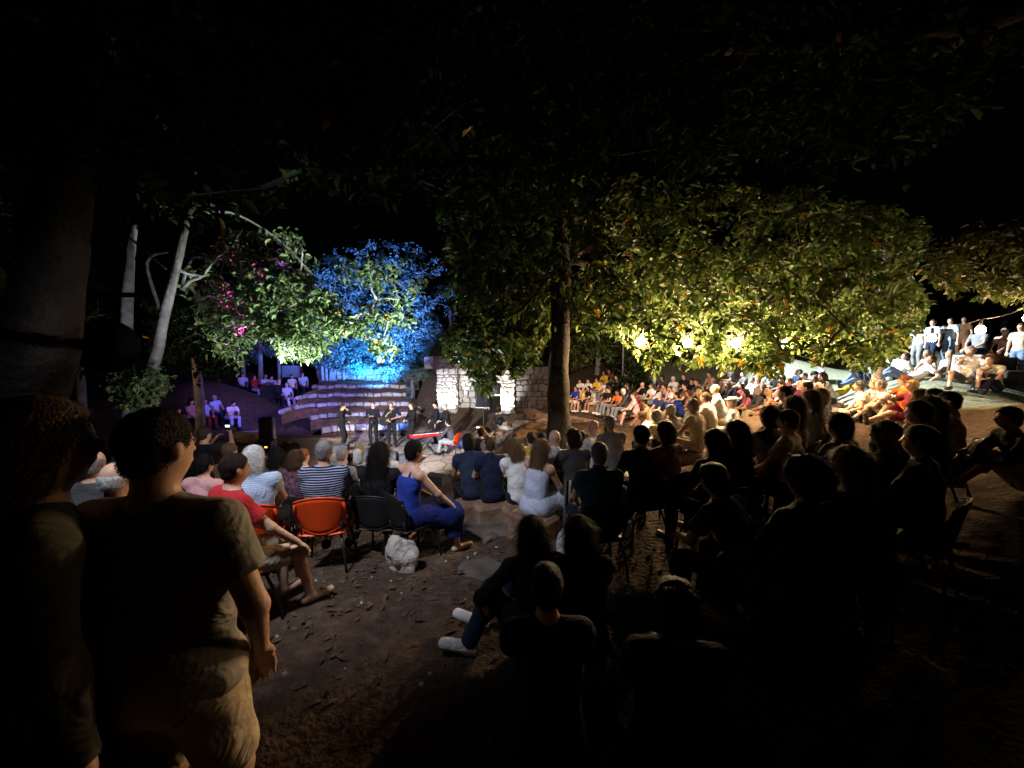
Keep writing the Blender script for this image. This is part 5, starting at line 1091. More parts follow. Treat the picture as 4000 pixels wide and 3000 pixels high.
# pale forked tree on the left
b0 = P(515, 1760, 7); b0.z = gz(b0.x, b0.y)-.1
lf = [(850,900),(1000,860),(1120,870),(1220,930),(1350,990),(1500,960),(1640,1020),(1730,1080),(1720,1180),(1640,1240),(1560,1330),(1530,1420),(1490,1400),(1420,1310),(1340,1290),(1290,1350),(1220,1420),(1150,1370),(1110,1410),(1060,1310),(1000,1330),(940,1440),(870,1420),(760,1300),(700,1150),(720,980)]
lc = [(1010,1090),(1250,1010),(1450,1130),(1530,1250),(1520,1400),(1420,1320),(1340,1290),(1220,1410),(1110,1400),(1010,1330),(960,1200)]
cl = clumps([(760,1150),(850,900),(1120,870),(1200,1000),(1150,1370),(1000,1330),(940,1440),(860,1400)], 7.6, 9.8, 110, rr)+clumps(lf, 7.6, 9.6, 60, rr)+clumps([(1400,1000),(1540,1000),(1660,1060),(1700,1200),(1620,1300),(1540,1400),(1470,1300),(1400,1150)], 7.8, 9.3, 28, rr)+clumps(lc, 7.8, 9.4, 30, rr)+clumps([(930,1130),(1180,1060),(1280,1170),(1460,1330),(1520,1400),(1420,1320),(1330,1300),(1220,1410),(1110,1400),(1010,1330),(960,1200)], 7.6, 9, 190, rr)
tree('forked_tree', 'pale forked trunk on the left with lit leafy branches hanging over the terraces', 'tree',
     [b0, P(520,1650,7), P(535,1540,7), P(600,1420,7), P(640,1250,7), P(690,1050,7), P(722,900,7), P(745,800,7.1), P(760,650,7.3)], [.20,.175,.155,.092,.074,.062,.056,.052,.04], cl, G2, M_BARKP, .125, .19, 21, 25, r1=.028, poly=[(660,700),(1000,830),(1130,850),(1230,900),(1350,970),(1500,930),(1650,1000),(1760,1060),(1740,1200),(1650,1260),(1570,1350),(1530,1450),(1490,1410),(1430,1330),(1350,1300),(1290,1370),(1220,1440),(1150,1380),(1110,1420),(1060,1320),(1000,1340),(940,1460),(860,1440),(740,1320),(680,1150),(660,900)],
     extra_trunks=[([P(528,1560,7), P(500,1440,7), P(495,1250,7.05), P(505,1050,7.1), P(525,880,7.2)], [.12,.10,.085,.07,.045]), ([P(735,850,7), P(900,830,7.6), P(1080,930,8.1), P(1200,1050,8.3), P(1300,1150,8.4), P(1440,1225,8.4)], [.022,.020,.018,.016,.014,.009]), ([P(640,1250,7), P(575,1030,7.0), P(655,985,7.0)], [.03,.025,.02])])
# ivy clump on the fork
e = tree('ivy_plant', 'clump of green ivy growing at the fork of the pale trunk', 'plant', [P(520,1560,6.75), P(540,1500,6.75), P(560,1440,6.8)], [.02,.02,.012], clumps([(430,1540),(450,1470),(540,1440),(640,1450),(650,1520),(590,1580),(500,1590)], 6.45, 6.85, 46, rr), G2, M_TWIG, .10, .12, 16, 26)
# dark trunk far left
b0 = P(40, 1900, 3.6); b0.z = gz(b0.x, b0.y)-.1
tree('dark_tree', 'thick dark leaning trunk at the far left', 'tree', [b0, P(80,1650,3.6), P(150,1350,3.6), P(205,1050,3.7), P(240,820,3.8), P(280,500,4), P(320,200,4.2)], [.34,.30,.27,.25,.22,.18,.12], clumps([(0,400),(500,500),(480,780),(300,700),(0,760)], 3.8, 6, 60, rr), G4, M_BARKX, .12, .2, 18, 27, extra_trunks=[([P(120,1400,3.6), P(40,1250,3.7), P(-60,1050,3.8)], [.16,.14,.10])])
# trees behind, left
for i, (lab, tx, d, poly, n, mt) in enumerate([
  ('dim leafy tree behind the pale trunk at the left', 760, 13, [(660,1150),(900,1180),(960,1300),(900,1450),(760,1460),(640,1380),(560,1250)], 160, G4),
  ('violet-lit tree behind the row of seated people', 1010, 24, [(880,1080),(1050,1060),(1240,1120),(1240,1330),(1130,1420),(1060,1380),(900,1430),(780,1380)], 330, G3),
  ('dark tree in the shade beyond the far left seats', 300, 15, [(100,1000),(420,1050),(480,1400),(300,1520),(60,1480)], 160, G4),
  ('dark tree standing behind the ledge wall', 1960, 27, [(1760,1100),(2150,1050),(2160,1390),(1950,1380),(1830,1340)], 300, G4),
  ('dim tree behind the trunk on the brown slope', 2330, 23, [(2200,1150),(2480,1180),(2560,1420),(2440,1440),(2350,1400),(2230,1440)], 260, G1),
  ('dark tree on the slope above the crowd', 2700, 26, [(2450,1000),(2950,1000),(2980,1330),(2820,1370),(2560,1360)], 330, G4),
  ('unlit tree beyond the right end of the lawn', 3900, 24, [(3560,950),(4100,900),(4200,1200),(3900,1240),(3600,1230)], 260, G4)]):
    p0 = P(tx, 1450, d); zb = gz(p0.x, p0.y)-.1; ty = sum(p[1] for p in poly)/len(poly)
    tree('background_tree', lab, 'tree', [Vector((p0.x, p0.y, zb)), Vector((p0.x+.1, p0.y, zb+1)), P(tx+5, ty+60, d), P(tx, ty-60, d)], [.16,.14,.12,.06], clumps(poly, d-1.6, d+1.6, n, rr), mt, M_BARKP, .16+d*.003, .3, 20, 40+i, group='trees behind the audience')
# blue-lit tree behind the terraces
p0 = P(1290, 1485, 23.6); zb = gz(p0.x, p0.y)-.1; rrb = random.Random(4)
stems = []
for k, sx in enumerate((1262, 1278, 1288, 1302, 1345, 1500)):
    q0 = P(sx, 1490, 23.5+.15*k); stems.append(([Vector((q0.x, q0.y, zb)), P(sx+rrb.uniform(-12, 14), 1400, 23.6+.1*k), P(sx+rrb.uniform(-20, 60), 1280, 24), P(sx+rrb.uniform(-30, 120), 1150, 24.3)], [.09,.08,.06,.03]))
bp1 = [(1240,1440),(1200,1330),(1230,1200),(1240,1080),(1330,1040),(1440,990),(1560,1010),(1660,1080),(1690,1180),(1735,1280),(1760,1330),(1700,1390),(1610,1440),(1540,1425),(1440,1430),(1380,1455),(1310,1430)]
bp2 = [(1240,1440),(1200,1330),(1300,1270),(1500,1240),(1690,1240),(1760,1330),(1700,1390),(1610,1440),(1540,1425),(1440,1430),(1380,1455),(1310,1430)]
tree('blue_lit_tree', 'bushy many-stemmed tree washed in blue light behind the terraces', 'tree', stems[0][0], stems[0][1], clumps(bp1, 23.2, 26.2, 620, rr)+clumps(bp2, 23.0, 25.6, 700, rr)+clumps([(1180,1120),(1260,980),(1400,950),(1480,930),(1620,960),(1700,1010),(1760,1120),(1790,1280),(1700,1150),(1600,1050),(1440,1010),(1330,1060),(1240,1150)], 23.2, 26.2, 70, rr), G3, M_BARKP, .19, .26, 20, 28, extra_trunks=stems[1:], shape=.4)
# bushes in the crowd and by the terrace
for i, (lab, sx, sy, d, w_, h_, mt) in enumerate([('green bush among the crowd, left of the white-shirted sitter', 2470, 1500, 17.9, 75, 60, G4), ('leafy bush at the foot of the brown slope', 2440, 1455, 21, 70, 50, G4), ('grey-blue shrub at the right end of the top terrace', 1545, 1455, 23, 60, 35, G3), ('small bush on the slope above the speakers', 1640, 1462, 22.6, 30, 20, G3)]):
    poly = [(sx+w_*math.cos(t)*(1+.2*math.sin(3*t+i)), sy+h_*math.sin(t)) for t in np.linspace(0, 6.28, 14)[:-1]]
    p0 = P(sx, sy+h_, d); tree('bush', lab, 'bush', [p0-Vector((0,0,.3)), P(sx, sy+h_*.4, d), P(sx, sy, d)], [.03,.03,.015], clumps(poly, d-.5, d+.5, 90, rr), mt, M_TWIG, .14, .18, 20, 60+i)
# ---------------------------------------------------------------- string of bulbs
M_GLOW2 = mat('bulb_glow_dim', (1, .85, .6), .3, 0, 5, 0, emit=(1, .62, .30, 400))
M_GLOW = mat('bulb_glow', (1, .85, .6), .3, 0, 5, 0, emit=(1, .66, .35, 2300))
def rope(m, a, b, sag, r=.008, n=14):
    a, b = Vector(a), Vector(b); m.tube([a.lerp(b, t/n)-Vector((0,0,sag*4*(t/n)*(1-t/n))) for t in range(n+1)], r, 5)
e = empty('light_cable', P(2430,1300,9), 0, 'black cable carrying the row of bulbs from the trunk to the right edge', 'cable'); o0 = e.location
BP = [P(*b) for b in BULBS]; m = MB(); prev = P(2205, 1240, 8.6)
for p in BP+[P(4250,1180,5.6)]:
    t = p+Vector((0,0,.20)); rope(m, prev-o0, t-o0, .05); prev = t
m.build('cord', M_BLACK, e, True)
desc = ['leftmost hanging bulb, nearest the trunk', 'second hanging bulb from the trunk', 'third hanging bulb, at the edge of the bright leaves', 'glowing bulb hidden in the brightest leaves, fourth from the trunk', 'glowing bulb hidden in the leaves, fifth from the trunk', 'glowing bulb in front of the standing people, left one', 'glowing bulb above the low table, right one', 'glowing bulb beyond the right edge']
for i, p in enumerate(BP):
    e = empty('hanging_bulb', p, 0, desc[i], 'bulb', 'bulbs on the light cable')
    m = MB(); k = 1.35 if i < 3 else 1.0; m.lathe([(r_*k,z_*k) for r_, z_ in [(.001,.075),(.03,.07),(.05,.045),(.066,.01),(.068,-.01),(.058,-.045),(.03,-.068),(.001,-.074)]], (0,0,0), 14); m.build('glass_globe', M_GLOW if i < 5 else M_GLOW2, e, True)
    m = MB(); m.lathe([(.012,.20),(.024,.17),(.026,.085),(.020,.07)], (0,0,0), 10); m.build('socket', M_BLACK, e, True)
# ---------------------------------------------------------------- stage gear
def spot_can(name, loc, target, label, r=.11, ln=.26, lens=None, stand=0, group='stage lamps', mt=M_BLACK):
    loc = Vector(loc); e = empty(name, loc-Vector((0,0,stand)), 0, label, 'lamp', group); c = Vector((0,0,stand))
    M = (Vector(target)-loc).to_track_quat('Z', 'Y').to_matrix()
    m = MB(); m.lathe([(r*.55,-ln),(r*.8,-ln*.9),(r*.85,-ln*.3),(r,-ln*.1),(r,-.01),(r*.9,-.012)], c, 18, M); m.build('housing', mt, e, True)
    m = MB(); m.lathe([(r*.86,-.03),(r*.86,-.02)], c, 18, M); m.build('lens', lens or M_CHROME, e)
    side = M@Vector((1,0,0)); m = MB(); dn = Vector((0,0,-1))
    m.tube([c+side*r*1.12, c+side*r*1.15+dn*r*1.2, c-side*r*1.15+dn*r*1.2, c-side*r*1.12], .012, 6); m.build('yoke', M_METAL, e)
    return e
gl = lambda n, c, s: mat(n, c[:3], .3, 0, 5, 0, emit=(*c, s))
e = empty('crossbar', P(560,990,5.3), 0, 'thin pale metal bar slanting in front of the left trunk', 'bar'); m = MB(); m.tube([P(508,930,5.3)-e.location, P(648,1052,5.3)-e.location], .012, 8); m.build('tube', M_CHROME, e, True)
pd = P(410, 1352, 4.6); e = empty('round_lamp', pd, 0, 'large dark round lamp housing before the pale forked trunk', 'lamp')
m = MB(); M = Matrix.Rotation(R(-90), 3, 'X'); m.lathe([(.12,-.22),(.30,-.16),(.42,-.05),(.44,.0),(.42,.02),(.10,.03)], (0,0,0), 32, M); m.build('shade', M_MATTE, e, True); m = MB(); m.tube([(-.5,0,.62),(.42,0,.60)], .03, 8); m.tube([(0,0,.61),(0,0,.4)], .02, 6); m.build('bracket', M_MATTE, e)
for v in e.children: v.scale = (1, 1, .72) if v.name.startswith('shade') else (1,1,1)
blu = gl('lens_blue', (.05,.25,1), 9)
for (sx, sy, d, tg, lab) in [(1490,1682,16.9,(1490,1500,19),'blue floor lamp behind the singers, left one'),(1568,1682,16.9,(1540,1500,19),'blue floor lamp behind the singers, right one')]:
    p = P(sx, sy, d); p.z = ZS+.2; e = spot_can('floor_lamp', p, P(*tg), lab, .12, .2, blu, .2)
    m = MB(); m.box((0,0,.02), (.3,.2,.04), bev=.01); m.build('base', M_BLACK, e)
p = P(1298, 1686, 15.9); p.z = ZS+.12; spot_can('floor_lamp', p, p+Vector((.5,-2,.4)), 'small warm glowing floor lamp left of the singers', .07, .14, gl('lens_warm', (1,.75,.45), 14), .12)
p = P(1903, 1680, 13.2); e = spot_can('floor_lamp', p, p+Vector((-.2,-2,.1)), 'violet-white glowing lamp right of the stage', .11, .2, gl('lens_violet', (.75,.5,1), 5), p.z-gz(p.x,p.y))
m = MB(); m.tube([(0,0,0),(0,0,p.z-gz(p.x,p.y)-.1)], .014, 6); m.tube([(-.25,0,0),(.25,0,0)], .014, 6); m.build('stand', M_METAL, e)
p = P(1955, 1640, 16.2); spot_can('floor_lamp', p, P(1990,1500,20), 'black floor lamp among the rocks aimed at the wall', .16, .3, None, .2)
for sx, lab in ((1752, 'small lamp at the foot of the left pilaster, washing it white'), (1985, 'small lamp at the foot of the right pilaster, washing it white')):
    p = P(sx, 1618, 19.45); spot_can('wall_lamp', p, p+Vector((0,.25,2)), lab, .07, .12, gl('lens_white', (.95,.95,1), 12), .15)
# lawn floodlight on a pole
for loc, tg, lab in (((5.4,17.5,5.75), (13.6,12.2,.9), 'white floodlight on a tall pole lighting the lawn'),):
    g_ = gz(loc[0], loc[1]); e = spot_can('lawn_floodlight', Vector(loc)+Vector((-.3,.2,.1)), tg, lab, .16, .3, None, loc[2]-g_)
    m = MB(); m.tube([(0,0,0),(0,0,loc[2]-g_-.2)], [.06,.045], 8); m.build('pole', M_METAL, e)
def cabinet(name, label, loc, rz, size, tilt=0, mt=M_BLACK, group='loudspeakers', horn=True, stand=0, cat='loudspeaker'):
    e = empty(name, Vector(loc), rz, label, cat, group); w_, d_, h_ = size; E = Euler((tilt, 0, 0)); c = Vector((0,0,stand+h_/2))
    m = MB(); m.box(c, size, E, 0, .97, bev=.03); m.build('cabinet', mt, e)
    M = E.to_matrix(); m = MB(); m.box(c+M@Vector((0,-d_/2-.006,-h_*.02)), (w_*.86, .012, h_*.86), E, bev=.004); m.build('grille', M_GRILLE, e)
    if horn:
        m = MB(); m.lathe([(w_*.30,0),(w_*.28,.02),(w_*.1,.01)], c+M@Vector((0,-d_/2-.012,-h_*.18)), 18, M@Matrix.Rotation(R(90),3,'X')); m.build('cone', M_BLACK, e)
    if stand:
        m = MB(); m.tube([(0,0,.0),(0,0,stand+.02)], .02, 8); m.build('pole', M_METAL, e)
        for k in range(3):
            t = 2.1*k; m = MB(); m.tube([(0,0,.5),(.38*math.cos(t),.38*math.sin(t),.02)], .012, 6); m.build('leg', M_METAL, e)
    return e
def wedge(label, loc, rz):
    e = empty('floor_monitor', loc, rz, label, 'loudspeaker', 'floor monitors along the stage front')
    m = MB(); M = Matrix(((0,0,1),(1,0,0),(0,1,0))); m.prism([(-.22,0),(.22,0),(.24,.12),(-.02,.36),(-.20,.30)], .58, M); m.build('cabinet', M_MONITOR, e)
    n = Vector((0,.36-.12,.24+.02)); m = MB(); a = Vector((0,.24,.12)); b_ = Vector((0,-.02,.36)); c = (a+b_)/2; t = (b_-a).normalized(); nn = Vector((0,t.z,-t.y)); nn = nn if nn.y > 0 else -nn
    Mg = Matrix((Vector((1,0,0)), t, nn)).transposed(); m.box(c+nn*.008, (.50,.30,.012), Mg, bev=.003); m.build('grille', M_GRILLE, e)
for i, (sx, sy, d, rz) in enumerate([(1330,1772,13.6,.1),(1425,1790,13.2,0),(1520,1796,13,0),(1600,1800,12.9,-.1)]):
    p = P(sx, sy, d); p.z = gz(p.x, p.y); wedge(['leftmost floor monitor in front of the singers','second floor monitor from the left','third floor monitor from the left','rightmost floor monitor of the row of four'][i], p, rz)
p = P(1712, 1838, 11.2); p.z = gz(p.x, p.y); wedge('big grey floor monitor beside the keyboard stand', p, -.5)
p = P(1045, 1700, 12.5); cabinet('loudspeaker', 'tall black loudspeaker left of the stage', (p.x, p.y, gz(p.x,p.y)), R(20), (.42,.4,.75), stand=.3, horn=True)
p = P(1036, 1735, 11.3); z_ = gz(p.x, p.y)
e = empty('equipment_rack', (p.x, p.y, z_), .2, 'black equipment rack with a pale frame left of the stage', 'rack'); m = MB(); m.box((0,0,.28), (.5,.42,.5), bev=.01); m.build('case', M_BLACK, e)
m = MB()
for a in (-.24,.24): m.box((a,-.215,.28), (.02,.02,.5))
for a in (.05,.52): m.box((0,-.215,a), (.5,.02,.02))
m.build('frame', M_CHROME, e); m = MB(); m.box((.1,-.22,.38), (.06,.01,.03)); m.build('indicator', gl('led_amber', (1,.45,.05), 8), e)
for sx, lab in ((1105, 'black moving-head lamp beside the rack, tilted left'), (1150, 'black moving-head lamp nearest the stage, tilted right')):
    p = P(sx, 1725, 12); z_ = gz(p.x, p.y); spot_can('moving_head_lamp', (p.x, p.y, z_+.28), (p.x+(1 if sx > 1120 else -1), p.y-1.5, z_+.9), lab, .17, .4, gl('lens_dim_blue', (.1,.2,.8), .6), .28)
# speakers on the terrace
pz = [(1603,1536,21.6,.42,'gray'),(1621,1548,21.2,.36,'gray'),(1603,1556,20.2,.34,'gray')]
for (sx, sy, d, h_, _), lab in zip(pz, ('upper grey loudspeaker at the right end of the terraces','small grey loudspeaker turned right at the terrace end','lower grey loudspeaker at the end of the terraces')):
    p = P(sx, sy, d); g_ = gz(p.x, p.y); st = max(.3, p.z-g_); cabinet('loudspeaker', lab, (p.x, p.y, g_), R(-15 if sx < 1615 else 40), (.38,.34,h_+.15), R(-12), M_GRAYBOX, stand=st)
p = P(1889, 1592, 15.5); g_ = gz(p.x, p.y)
e = empty('screen_on_stand', (p.x, p.y, g_), 0, 'flat black screen on a thin stand right of the singers', 'screen'); hs = p.z-g_
m = MB(); m.box((0,0,hs+.33), (.62,.06,.62), bev=.01); m.build('panel', M_BLACK, e); m = MB(); m.box((0,-.034,hs+.33), (.56,.006,.55)); m.build('display', mat('glass_dark', (.02,.02,.025), .2, .1, 5, 0), e)
m = MB(); m.box((0,-.02,hs+.0), (.66,.07,.03)); m.build('shelf', M_CHROME, e); m = MB(); m.tube([(0,0,.02),(0,0,hs)], .025, 8); m.build('pole', M_METAL, e)
for k in range(3): m = MB(); m.tube([(0,0,.35),(.35*math.cos(2.1*k),.35*math.sin(2.1*k),.02)], .014, 6); m.build('leg', M_METAL, e)
p = P(1934, 1612, 15.0); g_ = gz(p.x, p.y); cabinet('loudspeaker', 'black loudspeaker on a pole beside the flat screen', (p.x, p.y, g_), R(25), (.38,.36,.66), R(-8), stand=p.z-g_)
p = P(1930, 1530, 18.4); g_ = gz(p.x, p.y); cabinet('loudspeaker', 'dark box loudspeaker half hidden by leaves before the wall', (p.x, p.y, g_), 0, (.6,.4,.5), stand=p.z-g_-.1)
# lectern and board at the violet side
p = P(1050, 1560, 20.5); g_ = gz(p.x, p.y); e = empty('lectern', (p.x, p.y, g_), R(-20), 'dark box lectern in front of the violet row', 'lectern'); m = MB(); m.box((0,0,.42), (.5,.4,.84), bev=.01); m.build('cabinet', M_BARKD, e); m = MB(); m.box((0,0,.86), (.56,.46,.03), Euler((.15,0,0))); m.build('top', M_WOOD, e)
p = P(1138, 1472, 24.6); g_ = gz(p.x, p.y); e = empty('notice_board', (p.x, p.y, g_), 0, 'blank grey board on two dark posts behind the violet row', 'board'); m = MB(); m.box((0,0,p.z-g_+.35), (1.15,.04,.75)); m.build('panel', mat('board_gray', (.25,.26,.32), .7, .1, 3, .1), e)
for s in (-.68,.68): m = MB(); m.box((s,0,(p.z-g_+.9)/2), (.12,.12,p.z-g_+.9)); m.build('post', M_BARKD, e)
for i, (x, lab) in enumerate(((952,'slim blue-lit post at the left of the violet row'),(1090,'slim blue-lit post left of the grey board'),(1762,'pale post behind the ledge wall'))):
    p = P(x, 1440, 24); g_ = gz(p.x, p.y); o = MB(); o.tube([(0,0,0),(0,0,2.6)], .09, 10, wob=.1); o.lathe([(.1,2.58),(.11,2.62),(.09,2.66)], (0,0,0), 10); oo = o.build('wooden_post', M_BARKP, None, True, loc=(p.x, p.y, g_)); tag(oo, lab, 'post')
# microphones
def mic_stand(label, loc, h, rz):
    e = empty('microphone_stand', loc, rz, label, 'microphone stand', 'microphone stands')
    m = MB(); m.tube([(0,0,.05),(0,0,h)], .011, 8); m.build('pole', M_METAL, e)
    for k in range(3): m = MB(); m.tube([(0,0,.14),(.16*math.cos(2.09*k),.16*math.sin(2.09*k),.06),(.36*math.cos(2.09*k),.36*math.sin(2.09*k),.012)], .011, 6); m.build('leg', M_METAL, e)
    m = MB(); m.tube([(0,-.12,h-.06),(0,.10,h+.04),(0,.30,h+.10)], .008, 6); m.build('boom', M_METAL, e)
    m = MB(); m.tube([(0,.30,h+.10),(0,.44,h+.13)], [.011,.017], 8); m.lathe([(.001,-.03),(.02,-.022),(.027,0),(.02,.022),(.001,.03)], (0,.46,h+.135), 10); m.build('microphone', M_GRAYBOX, e, True)
for i, (sx, d, h) in enumerate([(1379,14.1,1.25),(1508,14.0,1.3),(1580,13.9,1.25),(1667,14.3,1.3),(1660,14.9,1.4),(1440,14.3,.9)]):
    mic_stand(['microphone stand right of the first singer','microphone stand before the guitar player','microphone stand left of the fourth singer','microphone stand between the fourth and fifth singers','tall microphone stand near the bearded singer','short microphone stand before the second singer'][i], ((sx-2000)/F*d, d, ZS+.004), h, [-1.8,0,.4,1.2,.9,.2][i])
# guitar held by the third singer
gp = [q for q in PEOPLE if q.pose == 'guitar'][0]; a = R(gp.face); sc = gp.scale
e = empty('guitar', (gp.X, gp.Y, ZS), a, 'dark acoustic guitar held by the third singer', 'guitar')
poly = []
for k in range(40):
    t = 2*math.pi*k/40; r = .19+.035*math.cos(2*t)+.02*math.cos(t); poly.append((-r*math.cos(t)*1.18, r*math.sin(t)*(.95-.12*math.cos(3*t))))
B = Vector((.16,.24,1.06))*sc; ang = R(18); ex = Vector((-math.cos(ang), .12, math.sin(ang))).normalized(); ey = Vector((0,0,1))-ex*ex.z; ey.normalize(); ez = ex.cross(ey); M = Matrix((ex, ey, ez)).transposed()
m = MB(); m.prism(poly, .10, M, B); m.build('body', mat('guitar_black', (.015,.013,.013), .25, .1, 5, 0), e)
n_ = ez if ez.y > 0 else -ez
m = MB(); m.lathe([(.055,.0),(.055,.004),(.001,.004)], B+n_*.051+ex*.05, 20, (n_).to_track_quat('Z','Y').to_matrix()); m.build('sound_hole', M_WOOD, e)
m = MB(); m.box(B+ex*.42+n_*.045, (.46,.05,.025), M); m.build('neck', M_WOOD, e); m = MB(); m.box(B+ex*.70+n_*.045, (.15,.075,.018), M); m.build('headstock', M_WOOD, e)
m = MB(); m.tube([B+ex*-.2, Vector((.14,.16,1.30))*sc, Vector((.02,.15,1.42))*sc, Vector((-.10,.06,1.50))*sc, Vector((-.1,-.10,1.40))*sc], .016, 6); m.build('strap', cloth('beige'), e, True)
# keyboard
p = P(1672, 1730, 13.55); g_ = ZS; e = empty('keyboard', (p.x, p.y, ZS+.72), R(-28+90-62), 'red stage keyboard with white keys beside the seated player', 'keyboard'); e.rotation_euler = (0,0,R(28))
m = MB(); m.box((0,0,.05), (1.25,.34,.10), bev=.015); m.build('case', mat('red_gloss', (.55,.015,.02), .3, .05, 5, 0, spec=.5), e)
m = MB(); m.box((0,-.085,.104), (1.12,.15,.012)); m.build('white_keys', mat('ivory', (.8,.8,.78), .35, .02, 5, 0, stripes=(43, (.25,.25,.25), 0, .08)), e)
m = MB()
for k in range(46):
    if k % 7 in (2, 6): continue
    m.box((-.55+k*.0237,-.05,.118), (.012,.085,.014))
m.build('black_keys', M_BLACK, e); m = MB(); m.box((-.1,.09,.103), (.8,.12,.006)); m.build('control_panel', M_BLACK, e)
e2 = empty('keyboard_stand', (p.x, p.y, ZS), 0, 'black X-shaped stand under the red keyboard', 'stand'); e2.rotation_euler = (0,0,R(28))
for s in (-1, 1):
    m = MB(); m.tube([(-.32*s,.12*s,.02),(.32*s,.12*s,.715)], .016, 6); m.tube([(-.32*s,-.2,.02),(-.32*s,.2,.02)], .016, 6); m.tube([(.32*s,-.16,.715),(.32*s,.16,.715)], .016, 6); m.build('leg', M_METAL, e2)
# cables on the stage floor
for i, (pts, lab) in enumerate([([(1330,1790,13.3),(1400,1812,12.8),(1500,1822,12.5),(1600,1835,12.0),(1700,1850,11.4)], 'black cable looping along the floor monitors'), ([(1060,1745,11.6),(1180,1765,12.2),(1300,1775,13)], 'black cable from the equipment rack to the first floor monitor'), ([(1700,1850,11.4),(1800,1810,12.2),(1890,1790,12.6),(1950,1760,13.6)], 'black cable from the big monitor to the speaker pole')]):
    m = MB(); o0 = P(*pts[0]); o0.z = gz(o0.x, o0.y); pp = []
    for a, b_ in zip(pts[:-1], pts[1:]):
        for t in range(6):
            q0 = P(*a).lerp(P(*b_), t/6); q0.x += .06*math.sin(t*2.1+i); q0.z = gz(q0.x, q0.y)+.03; pp.append(q0-o0)
    m.tube(pp, .012, 6); tag(m.build('cable', M_BLACK, None, True, loc=o0), lab, 'cable')
# bottles
for sx, d, lab in ((1449,14.2,'clear water bottle at the second singer\'s feet'),(1607,14.1,'clear water bottle at the fourth singer\'s feet')):
    o = MB(); o.lathe([(.032,0),(.034,.02),(.034,.15),(.015,.19),(.014,.22)], (0,0,0), 12); e = o.build('bottle', mat('bottle_plastic', (.6,.65,.7), .15, 0, 5, 0, spec=.6), None, True, loc=((sx-2000)/F*d, d, ZS+.004)); tag(e, lab, 'bottle'); m = MB(); m.lathe([(.016,.215),(.016,.235)], (0,0,0), 10); m.build('cap', cloth('white'), e)
# phones and cameras held by the audience
for q in PEOPLE:
    if q.pose == 'film':
        S = skel('film'); a = R(q.face); c = Vector((-.03,.50,1.27)); Mz = Matrix.Rotation(a, 3, 'Z'); w_ = Mz@(c*q.scale)+Vector((q.X, q.Y, q.z))
        e = empty('small_camera', w_, a, 'small camera with a lit display held up at the '+('stage corner' if q.x > 1500 else 'left of the seated rows'), 'camera'); m = MB(); m.box((0,0,0), (.13,.05,.085), bev=.008); m.lathe([(.03,0),(.03,.06),(.026,.065)], (0,.02,0), 14, Matrix.Rotation(R(-90),3,'X')); m.build('housing', M_BLACK, e)
        m = MB(); m.box((0,-.027,.03 if q.x < 1500 else 0), (.085,.004,.035)); m.build('display', gl('screen_glow', (.6,.75,1), 3), e)
# striped canvas chair
q = [p for p in PEOPLE if 'striped canvas chair' in p.lab][0]
a = R(q.face); e = empty('canvas_chair', (q.X, q.Y, q.z), a, 'folding chair with dark and cream striped canvas back', 'chair')
m = MB(); sheet(m, lambda u, v: ((u-.5)*.5, -.24-.05*v-.03*math.sin(math.pi*u), .42+.36*v), 10, 4, .006); m.build('canvas_back', mat('canvas_striped', (.03,.03,.03), .8, .1, 9, .2, stripes=(14, (.6,.57,.42), 0, .38)), e, True)
for s in (-1, 1): m = MB(); m.tube([(s*.26,-.25,0),(s*.26,-.30,.80)], .013, 8); m.tube([(s*.26,-.27,.42),(s*.26,.2,.42)], .013, 8); m.tube([(s*.26,.2,.42),(s*.26,.22,0)], .013, 8); m.build('side_frame', M_CHROME, e)
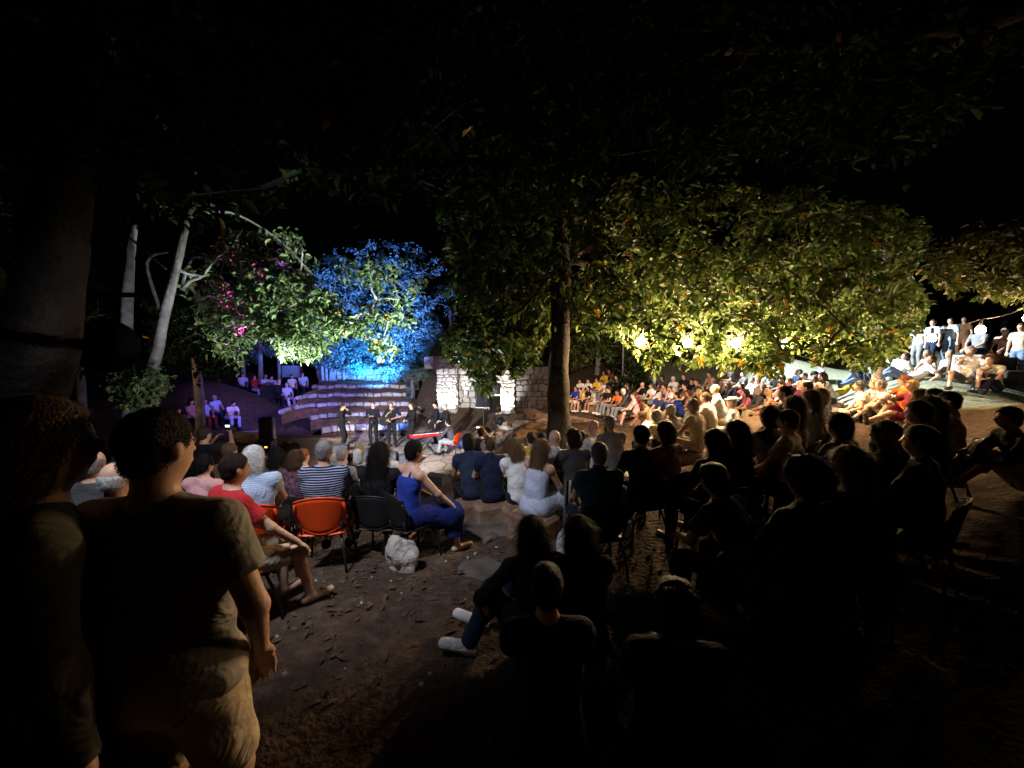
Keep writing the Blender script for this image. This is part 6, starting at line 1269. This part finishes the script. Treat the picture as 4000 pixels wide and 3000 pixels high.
# backpack beside the teal jacket
p = P(2222, 2040, 3.9); g_ = gz(p.x, p.y); o = Field((-.25,-.2,-.05), (.25,.2,.5), .012); o.ell((0,0,.22), (.13,.09,.21), None, .05); o.ell((-.02,-.08,.14), (.10,.05,.10), None, .04); mm = o.mesh('backpack', .004, 25)[0]; mm.materials.append(cloth('white'))
e = link('backpack', mm, None, (p.x, p.y, g_)); tag(e, 'white backpack with black straps beside the large teal jacket', 'bag'); m = MB(); m.tube([(-.07,-.13,.05),(-.04,-.15,.2),(-.02,-.10,.40),(0,0,.45)], .018, 6); m.build('strap', M_BLACK, e, True)
p = P(3885, 2005, 2.6); e = empty('paper_sheet', p, 0, 'pale folded sheet catching the light at the lower right', 'paper'); m = MB(); m.prism([(-.13,.16),(-.06,.20),(.13,-.16),(.11,-.17)], .003, Euler((R(6),R(-10),0)).to_matrix()); m.build('sheet', cloth('white'), e)
# lawn furniture
p = P(3766, 1420, 10.4); g_ = gz(p.x, p.y); e = empty('deckchair', (p.x, p.y, g_), R(125), 'pale canvas deckchair behind the bare-legged person', 'chair'); m = MB(); sheet(m, lambda u, v: ((u-.5)*.62, -.30-.25*v, .12+.62*v), 6, 4, .01); m.build('canvas', cloth('lightgray'), e, True)
for s in (-1, 1): m = MB(); m.box((s*.33,-.40,.38), (.03,.03,.86), Euler((.38,0,0))); m.box((s*.33,-.1,.22), (.03,.75,.03)); m.build('frame_side', M_WOOD, e)
p = P(3800, 1378, 13.4); g_ = gz(p.x, p.y); e = empty('low_table', (p.x, p.y, g_), R(8), 'dark low table at the back of the lawn', 'table'); m = MB(); m.box((0,0,.44), (1.7,.6,.05), bev=.01); m.build('tabletop', M_BLACK, e)
for sx in (-.75,.75):
    for sy in (-.22,.22): m = MB(); m.box((sx,sy,.21), (.05,.05,.42)); m.build('leg', M_METAL, e)
p = P(3935, 1395, 11.8); g_ = gz(p.x, p.y); e = empty('wicker_sofa', (p.x, p.y, g_), R(10), 'dark brown sofa back below the person in pink', 'sofa'); m = MB(); m.box((0,.12,.42), (1.1,.14,.80), bev=.03); m.build('backrest', M_BARKD, e); m = MB(); m.box((0,-.25,.22), (1.1,.6,.40), bev=.03); m.build('seat', M_BARKD, e)
for q in PEOPLE: pass
print('faces', sum(len(m.polygons) for m in bpy.data.meshes), 'objects', len(bpy.data.objects))
